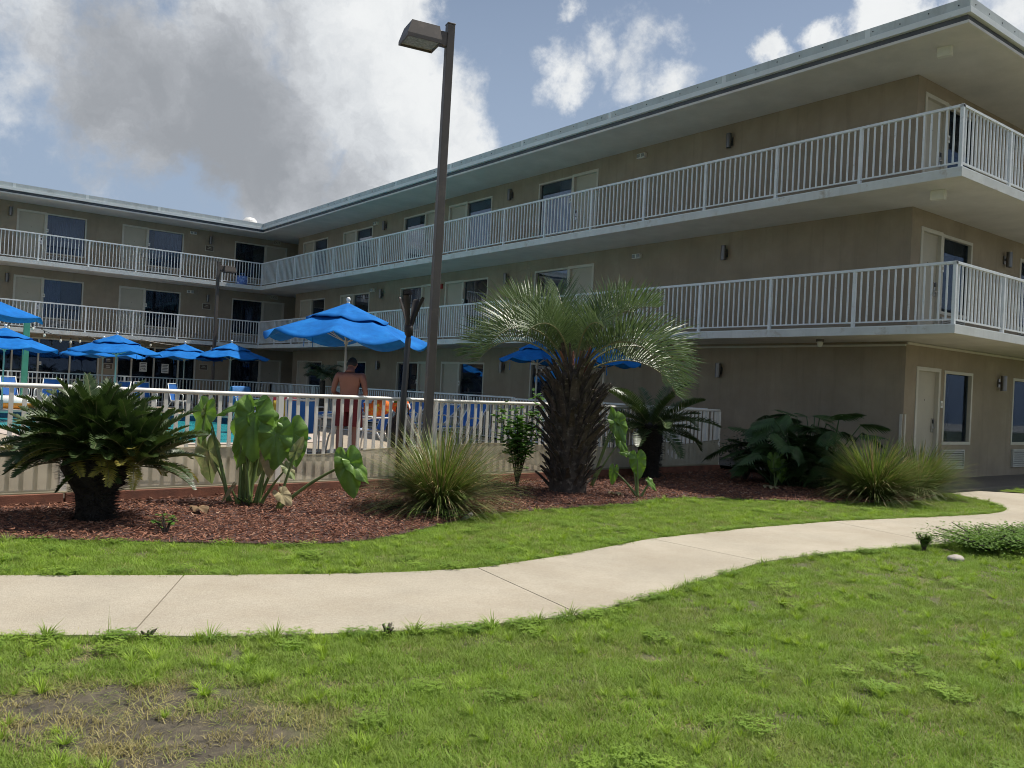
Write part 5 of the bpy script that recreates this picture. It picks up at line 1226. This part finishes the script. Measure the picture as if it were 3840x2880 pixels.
def pindo(loc):
    r = random.Random(4); t = thing('palm_tree', 'stout palm with a trunk of dark old leaf bases and arching grey green fronds', 'palm', loc)
    prof = [(.27,-.03),(.265,.05),(.26,.3),(.275,.6),(.30,.9),(.31,1.15),(.29,1.38),(.22,1.55),(.13,1.72),(.0,1.78)]
    m = MB(); m.lathe(prof, 24); m.build('trunk', 'pindo_boot', t, True)
    # old leaf bases: each a stout split stub pointing up and out
    bm_ = []
    for k in range(5):
        q = random.Random(k); m = MB(); l = .40; V = []
        for i in range(5):
            u = i/4; w = .062*(1-.45*u)*q.uniform(.85,1.15); th = .022*(1-.4*u); x = l*u; z = .03*math.sin(u*2)
            V += [(x,-w,z-th),(x,w,z-th),(x,w*.75,z+th),(x,-w*.75,z+th)]
        F = [(3,2,1,0)]
        for i in range(4):
            o_ = i*4
            for c_ in range(4): F.append((o_+c_, o_+(c_+1)%4, o_+4+(c_+1)%4, o_+4+c_))
        F.append((16,17,18,19)); m.add(V, F)
        for j in range(5): leaflet(m, Vector((l*.9, q.uniform(-.04,.04), 0)), Vector((q.uniform(.06,.16), q.uniform(-.05,.05), q.uniform(-.02,.05))), Vector((0,0,1)), .012, .1)
        bm_.append(m.mesh('leaf_base', 'pindo_boot'))
    N_ = 190
    for i in range(N_):
        u = (i+.5)/N_; z = .06 + 1.52*u; az = i*2.39996 + r.uniform(-.15,.15); q = interp(z, [p[1] for p in prof], [p[0] for p in prof]); el = rad(r.uniform(30,58) + 8*u)
        s_ = r.uniform(.55,1.05)*(1.0 if u > .35 else .7)
        inst(bm_[r.randrange(5)], 'leaf_base', t, ((q-.02)*math.cos(az), (q-.02)*math.sin(az), z), (r.uniform(-.3,.3), -el, az), (s_,s_*r.uniform(.7,1.1),s_))
    for i in range(16):   # dry fibre and cut stems at the crown
        a = r.uniform(0,6.283); m = MB(); p0 = Vector((.10*math.cos(a),.10*math.sin(a),1.6)); m.tube([p0, p0+Vector((.10*math.cos(a),.10*math.sin(a),.22)), p0+Vector((.20*math.cos(a),.20*math.sin(a),r.uniform(.35,.5)))], [.03,.022,.012], 6); m.build('dry_stem', 'board_wood' if i % 3 == 0 else 'pindo_boot', t)
    # fronds: azimuth in degrees measured from the picture's right, seen from the path; plus those behind and in front
    base = math.atan2(-.613, .79)
    spec = [(0,68,2.05,2.45),(16,54,1.95,2.2),(-20,62,2.0,2.6),(-42,58,1.9,2.5),(182,62,1.85,2.2),(164,74,1.85,1.7),(200,54,1.65,2.0),(214,68,1.8,2.3),(90,80,1.75,1.3),(62,72,1.8,1.6),(118,74,1.8,1.6),(38,78,1.75,1.5),(140,80,1.7,1.4),(-74,74,1.55,1.9),(-126,72,1.6,2.0),(-6,82,1.7,1.5),(8,38,1.75,1.9),(176,80,1.6,1.3),(30,84,1.6,1.0),(150,68,1.85,1.8),(100,86,1.5,.7),(-24,80,1.7,1.6)]
    for i, (az, el, L_, bd) in enumerate(spec):
        me = frond('palm_frond', L_*.97, 46, .60, .0150, rad(el), bd*1.0, .92, .58, 'pindo_leaf', 60+i, droop=.10, petiole=.24, rr=.017, segs=3, ragged=.2, pw=1.3)
        a = base + rad(az); inst(me, 'frond', t, (.07*math.cos(a), .07*math.sin(a), 1.60), (r.uniform(-.15,.15), 0, a))
    return t
pindo((8.02, 8.95, .02))

def heart(m, J, tip, nrm, W, seed, cup=.16, ruf=.06, mi=0, fold=.30):
    """heart shaped leaf: J petiole joint, tip vector (length of blade), nrm upper side"""
    r = random.Random(seed); T = Vector(tip); L_ = T.length; T.normalize(); Nn = Vector(nrm); Nn = (Nn - T*Nn.dot(T)).normalized(); S = Nn.cross(T)
    ang = [0,12,25,45,70,95,120,142,160,172,179]; rd = [1,.90,.80,.71,.67,.65,.64,.60,.50,.34,.06]; K = 68; Q = 6; o = len(m.v); ph = r.uniform(0,6)
    m.v.append(tuple(J))
    for j in range(1, Q+1):
        f = j/Q
        for i in range(K+1):
            d = -179 + 358*i/K; q = interp(abs(d), ang, rd)*L_*f; th = rad(d); x = q*math.cos(th); y = q*math.sin(th)*W
            z = fold*L_*f*(abs(math.sin(th))**1.2)*W - cup*L_*(f**2.4)*(abs(math.sin(th))**1.5) - .16*L_*max(0, math.cos(th))*f*f*.9 + ruf*L_*(f**2.2)*math.sin(7*th+ph) + .030*L_*f*abs(math.sin(8.5*th)) * (.4+.6*abs(math.sin(th))) + .02*L_*f*math.sin(3*th+ph)
            m.v.append(tuple(Vector(J) + T*x + S*y + Nn*z))
    for i in range(K): m.f.append((o, o+1+i, o+2+i)); m.mi.append(mi)
    for j in range(Q-1):
        for i in range(K): a = o+1+j*(K+1)+i; m.f.append((a, a+K+1, a+K+2, a+1)); m.mi.append(mi)
RT, FW, UP = Vector((.79,-.613,0)), Vector((.613,.79,0)), Vector((0,0,1))
def vv3(a): return RT*a[0] + FW*a[1] + UP*a[2]
def ear_plant(loc, leaves, label, grp='elephant ear plants', extra=None):
    """leaves: (base, joint, tip, normal, width, material); vectors in (right, away, up) metres from the plant's foot"""
    t = thing('elephant_ear', label, 'plant', loc, 0, grp)
    for i, (b, j, tp, n_, w, m_) in enumerate(leaves):
        B, Jn = vv3(b), vv3(j); mid = B.lerp(Jn, .55) + UP*(.10*(Jn-B).length) - (Jn-B)*.04
        mid2 = B.lerp(Jn, .25) + UP*.06*(Jn-B).length
        m = MB(); P = []
        for k in range(13):
            u = k/12; P.append(B*(1-u)**3 + mid2*3*u*(1-u)**2 + mid*3*u*u*(1-u) + Jn*u**3)
        m.tube(P, [.021*(1-.62*k/12)*(1.5 if k == 0 else 1) for k in range(13)], 7); m.build('stem', 'ear_stem', t, True)
        m = MB(); heart(m, Jn, vv3(tp)*.84, vv3(n_), w*.86, i*7+len(leaves)); lf = m.build('leaf', m_, t, True)
        T = vv3(tp); Nn = vv3(n_); Nn = (Nn - T.normalized()*Nn.dot(T.normalized())).normalized(); m = MB()
        m.tube([Jn+T*(u*.84)+Nn*(-.16*T.length*u*u*.9-.006) for u in (0,.25,.5,.75,.97)], [.008,.006,.005,.004,.002], 5); m.build('midrib', 'ear_stem', lf)
    return t
G_, P_, D_ = 'ear_leaf', 'ear_leaf_pale', 'ear_leaf_dry'
ear_plant((3.42, 9.12, .02), [
    ((-.12,0,0),(-.42,.0,.97),(-.10,.0,-.42),(-.3,-.8,.5),.75,G_), ((-.12,0,0),(-.40,.02,.98),(.07,-.02,.19),(.6,-.7,.2),.75,P_),
    ((.05,0,0),(.13,-.05,.96),(.02,-.10,-.58),(.15,-.85,.35),.74,G_), ((.02,.05,0),(.02,.0,1.06),(.26,-.06,.14),(-.3,-.6,.8),.55,G_), ((.02,.05,0),(-.10,.04,1.06),(-.30,-.03,-.12),(-.2,-.5,.8),.5,G_),
    ((.0,-.02,0),(-.02,.02,.95),(-.10,-.05,-.50),(-.5,-.7,.4),.72,G_), ((.16,0,0),(.36,-.03,.78),(.02,-.08,-.46),(.2,-.9,.2),.82,G_), ((.18,.04,0),(.52,.04,.80),(.10,-.05,-.44),(.35,-.85,.3),.78,G_),
    ((.1,0,0),(.22,.10,.90),(.16,.05,-.36),(.4,-.6,.6),.8,G_), ((-.1,.03,0),(-.40,.08,.56),(.03,-.03,-.44),(-.2,-.85,.2),.72,P_), ((.1,.05,0),(.10,.12,.45),(-.08,.0,-.34),(0,-.9,.2),.7,P_),
    ((.22,.02,0),(.50,-.02,.42),(.12,-.02,-.14),(.3,-.6,.7),.8,P_), ((.2,.0,0),(.30,-.02,.60),(.04,-.06,-.36),(.3,-.8,.2),.6,D_), ((.0,-.06,0),(-.07,-.10,.18),(-.10,-.06,-.17),(0,-1,.3),.25,D_), ((.12,-.04,0),(.02,.0,.70),(-.12,-.03,-.40),(-.3,-.8,.3),.6,G_)],
    'big clump of broad heart shaped elephant ear leaves beside the large cycad')
ear_plant((3.62, 8.58, .02), [((0,0,0),(.72,.02,.53),(.10,-.02,-.44),(.2,-.8,.3),.70,G_), ((0,0,0),(.76,.04,.54),(.24,-.04,-.24),(.5,-.6,.5),.70,G_), ((0,0,0),(.05,-.05,.18),(.15,-.05,-.12),(.2,-.7,.6),.9,D_), ((0,.03,0),(.16,.02,.62),(.10,-.05,.20),(.3,-.7,.3),.55,P_)],
    'low elephant ear plant with arching stem and hanging leaf, right of the big clump')
ear_plant((8.64, 8.2, .02), [((0,0,0),(-.02,.02,.52),(.05,-.02,-.32),(.0,-.9,.2),.78,G_), ((0,0,0),(-.33,.1,.34),(-.02,0,-.24),(-.2,-.85,.2),.6,G_), ((0,0,0),(-.10,.08,.58),(-.22,.0,.04),(-.2,-.6,.7),.55,G_), ((.05,0,0),(.16,-.02,.22),(.12,-.03,-.13),(.3,-.6,.6),.7,G_)],
    'small young elephant ear plant in front of the dark cycad trunk')
ear_plant((8.85, 9.35, .02), [((0,0,0),(.34,.02,.98),(.16,-.04,-.34),(.25,-.85,.25),.85,G_), ((0,0,0),(.30,.0,1.0),(-.06,-.03,.26),(.1,-.85,.2),.6,G_), ((0,0,0),(.42,.1,.7),(.16,0,-.30),(.3,-.7,.4),.6,G_)],
    'elephant ear plant with one large ribbed leaf between the two palms')
ear_plant((12.15, 8.45, .02), [((0,0,0),(-.05,0,.46),(.02,-.02,-.30),(-.2,-.85,.3),.75,G_), ((0,0,0),(.08,-.02,.34),(.04,-.03,-.32),(.2,-.85,.2),.78,G_), ((0,0,0),(.10,.04,.55),(.08,-.01,-.24),(.4,-.7,.4),.55,G_)],
    'small elephant ear plant in shade before the large cut leaf plant')

def grass_clump(loc, rr, h, n, label, seed, grp='fountain grass tufts', dry=.2):
    r = random.Random(seed); t = thing('ornamental_grass', label, 'grass tuft', loc, 0, grp); mg, md_ = MB(), MB()
    for _ in range(n):
        m = md_ if r.random() < dry else mg
        a = r.uniform(0,6.283); q = .13*math.sqrt(r.random()); el = rad(r.uniform(8,88))**1.0; L_ = h*r.uniform(.75,1.22)*(1.05 if el > .9 else 1.0)
        lean = 1.38*math.sqrt(r.random())*r.uniform(.55,1.0); d = Vector((math.cos(a), math.sin(a), 0)); p = d*q + Vector((0,0,-.01)); bend = r.uniform(.7,1.7)*(.35+.65*lean/1.38); w = r.uniform(.007,.0125); s_ = Vector((-d.y, d.x, 0)); K = 5; o_ = len(m.v); ang = lean
        for k in range(K):
            m.v += [tuple(p-s_*w*.5*(1-.6*k/K)), tuple(p+s_*w*.5*(1-.6*k/K))]; p = p + (d*math.sin(ang)+UP*math.cos(ang))*(L_/K); ang += bend/K
            if p.z < .01: p.z = .01
        m.v.append(tuple(p))
        for k in range(K-1): m.f.append((o_+2*k, o_+2*k+1, o_+2*k+3, o_+2*k+2)); m.mi.append(0)
        m.f.append((o_+2*K-2, o_+2*K-1, o_+2*K)); m.mi.append(0)
    stuff(mg.build('blades', 'grass_clump', t)); stuff(md_.build('dry_blades', 'grass_dry', t)); return t
grass_clump((5.30, 8.05, .02), .7, .95, 2600, 'fountain grass tuft with dry straw blades beside the torch and lamp post', 1, dry=.3)
grass_clump((12.36, 6.84, .02), .7, .98, 2900, 'bright fountain grass tuft at the lawn edge before the cut leaf plant', 2)
grass_clump((13.95, 6.98, .02), .7, .9, 2300, 'fountain grass tuft nearest the corner of the building', 3)

def philo(loc):
    r = random.Random(12); t = thing('cut_leaf_plant', 'large dark philodendron with deeply cut leaves in the wall shade', 'plant', loc)
    var = []
    for k in range(5):
        m = MB(); q = random.Random(k); L_ = .62
        for i in range(11):
            u = (i+.5)/11; p = Vector((L_*u, 0, -.10*u*u*L_*2)); ln = .34*math.sin(math.pi*(.22+.72*u))*q.uniform(.85,1.15)
            for s_ in (-1, 1):
                d = Vector((.35+.55*u, s_*1.0, -.10)).normalized()*ln; leaflet(m, p, d, Vector((0,0,1)), .056, .25, 3)
        for i in range(6):
            u0, u1 = i/6, (i+1)/6; w0 = .06*(1-u0)+.012; w1 = .06*(1-u1)+.012
            m.add([(L_*u0,-w0,-.2*L_*u0*u0),(L_*u0,w0,-.2*L_*u0*u0),(L_*u1,w1,-.2*L_*u1*u1),(L_*u1,-w1,-.2*L_*u1*u1)], [(0,1,2,3)])
        leaflet(m, Vector((L_*.97,0,-.2*L_)), Vector((.16,0,-.06)), Vector((0,0,1)), .06, .2)
        var.append(m.mesh('leaf', 'philo_leaf'))
    for i in range(190):
        a = r.uniform(0,6.283); lean = r.uniform(.0,1.0); L_ = r.uniform(.5,1.42)*(1.0 if lean < .55 else .72); o_ = RT*r.uniform(-.55,.55)+FW*r.uniform(-.25,.25); d = Vector((math.cos(a), math.sin(a), 0)); P = []
        for k in range(6): u = k/5; P.append(o_ + d*(math.sin(lean)*L_*u*(1+.15*u)) + UP*(math.cos(lean)*L_*u*(1-.12*u)))
        m = MB(); m.tube(P, [.014*(1-.4*k/5) for k in range(6)], 5); m.build('stem', 'philo_leaf', t)
        inst(r.choice(var), 'leaf', t, P[-1], (r.uniform(-.5,.5), r.uniform(-.45,.6), a + r.uniform(-.6,.6)), (r.uniform(.45,.78),)*3)
    return t
philo((12.85, 8.45, .02))
def shrub(loc, label, sx, sz, n, ls, m_, seed, cat='shrub', stems=7, name='shrub', leafy=None):
    r = random.Random(seed); t = thing(name, label, cat, loc); m = MB(); tips = []
    for i in range(stems):
        a = r.uniform(0,6.283); q = r.uniform(.2,1)*sx; e = Vector((q*math.cos(a), q*math.sin(a), sz*r.uniform(.55,1.0))); P = [Vector((0,0,0)), e*.5+Vector((0,0,.12*sz)), e]; m.tube(P, [.014,.009,.004], 5); tips += [P[1].lerp(e, k/6) for k in range(7)]
    m.build('branches', 'pindo_boot', t); m = MB()
    for i in range(n):
        c = r.choice(tips) + Vector((r.gauss(0,.09)*sx*1.6, r.gauss(0,.09)*sx*1.6, r.gauss(0,.08)*sz*1.3)); c.z = max(c.z, .02); a = r.uniform(0,6.283); d = Vector((math.cos(a), math.sin(a), r.uniform(-.6,.4))).normalized()*ls*r.uniform(.6,1.2); s_ = d.cross(Vector((r.uniform(-.4,.4), r.uniform(-.4,.4), 1))).normalized()*ls*r.uniform(.24,.42)
        m.add([c, c+d*.45-s_, c+d, c+d*.45+s_], [(0,1,2,3)])
    stuff(m.build('leaves', m_, t)); return t
shrub((12.55, 9.35, .02), 'low dark green shrub against the wall left of the cut leaf plant', .55, .75, 1500, .055, 'shrub_leaf', 3, stems=12)
shrub((7.75, 9.75, .02), 'bright green leafy vine climbing the fence left of the stout palm', .42, 1.15, 800, .12, 'vine_leaf', 5, stems=10, name='vine', cat='vine')
shrub((5.05, 7.55, .02), 'patch of small green weeds at the foot of the grass tuft', .42, .10, 900, .02, 'weed_leaf', 6, stems=14, name='weed_patch', cat='weeds')
shrub((2.22, 7.62, .02), 'small leafy weed growing in the mulch before the large cycad', .14, .20, 60, .05, 'vine_leaf', 7, stems=5, name='weed', cat='weed')
shrub((3.42, 8.95, .02), 'tiny green weeds at the foot of the big elephant ear clump', .16, .12, 120, .03, 'weed_leaf', 8, stems=5, name='weed', cat='weed')
shrub((9.35, 3.90, .0), 'mound of feathery green weeds at the path edge by the pale stone', .62, .20, 6000, .036, 'weed_leaf', 9, stems=60, name='weed_patch', cat='weeds')
shrub((10.3, 3.75, .0), 'mound of green weeds along the path edge beyond the pale stone', .70, .18, 6000, .036, 'weed_leaf', 19, stems=60, name='weed_patch', cat='weeds')
shrub((8.62, 4.22, .0), 'single bushy green weed at the end of a path joint', .12, .17, 700, .030, 'weed_leaf', 10, stems=14, name='weed', cat='weed')
shrub((1.30, 4.68, .0), 'small dark weed at the near edge of the path', .05, .05, 70, .014, 'weed_leaf', 11, stems=6, name='weed', cat='weed')
shrub((2.45, 4.18, .0), 'sprawling weed with a raised sprig on the near path edge', .08, .06, 80, .015, 'weed_leaf', 14, stems=6, name='weed', cat='weed')
fp = thing('potted_palm', 'small dark palm standing beyond the fence in the shade of the inner court', 'palm', (13.0, 27.5, DECK_Z))
MB().tube([(0,0,0),(.03,0,.7),(.02,.02,1.35)], [.11,.09,.10], 9).build('trunk', 'pindo_boot', fp, True)
pv = [frond('palm_frond', .95, 26, .34, .03, rad(60), b, .2, .6, 'shrub_leaf', 80+k, droop=.3, petiole=.2, rr=.012) for k, b in enumerate((1.4,1.8,2.2))]
for i in range(20): inst(pv[i % 3], 'frond', fp, (.02,.02,1.35), (0, rad(R.uniform(-20,25)), i*2.4))
rk = thing('stone', 'pale stone lying in the grass by the path weeds', 'stone', (8.38, 3.80, .0)); m = MB(); nu, nv = 14, 8; rr = random.Random(2)
for j in range(nv+1):
    for i in range(nu): ph, th = math.pi*j/nv, 2*math.pi*i/nu; q = 1+rr.uniform(-.08,.08); m.v.append((.105*q*math.sin(ph)*math.cos(th), .07*q*math.sin(ph)*math.sin(th), .01+.042*q*math.cos(ph)))
for j in range(nv):
    for i in range(nu): m.f.append((j*nu+i,(j+1)*nu+i,(j+1)*nu+(i+1)%nu,j*nu+(i+1)%nu)); m.mi.append(0)
m.build('boulder', 'rock', rk, True)
st = thing('pipe_stub', 'short grey pipe stub sticking out at the mulch edge below the grass tuft', 'pipe', (5.17, 7.36, 0)); MB().tube([(0,.06,.0),(.05,-.06,.09)], .022, 10).build('pipe', 'rock', st, True)
for i, (x, y, lb) in enumerate([(2.85,8.7,'curled dry brown leaf on the mulch left of the elephant ears'),(8.35,8.35,'dry yellow leaf on the mulch by the small elephant ear'),(11.75,8.3,'dry tan leaf on the shaded mulch before the cut leaf plant')]):
    t = thing('fallen_leaf', lb, 'leaf', (x, y, .05), R.uniform(0,6), 'dry leaves on the mulch'); m = MB(); heart(m, Vector((0,0,.02)), Vector((.17,0,.0)), Vector((0,0,1)), .8, i, .3, .12); m.build('blade', 'ear_leaf_dry' if i != 0 else 'dead_leaf', t, True)
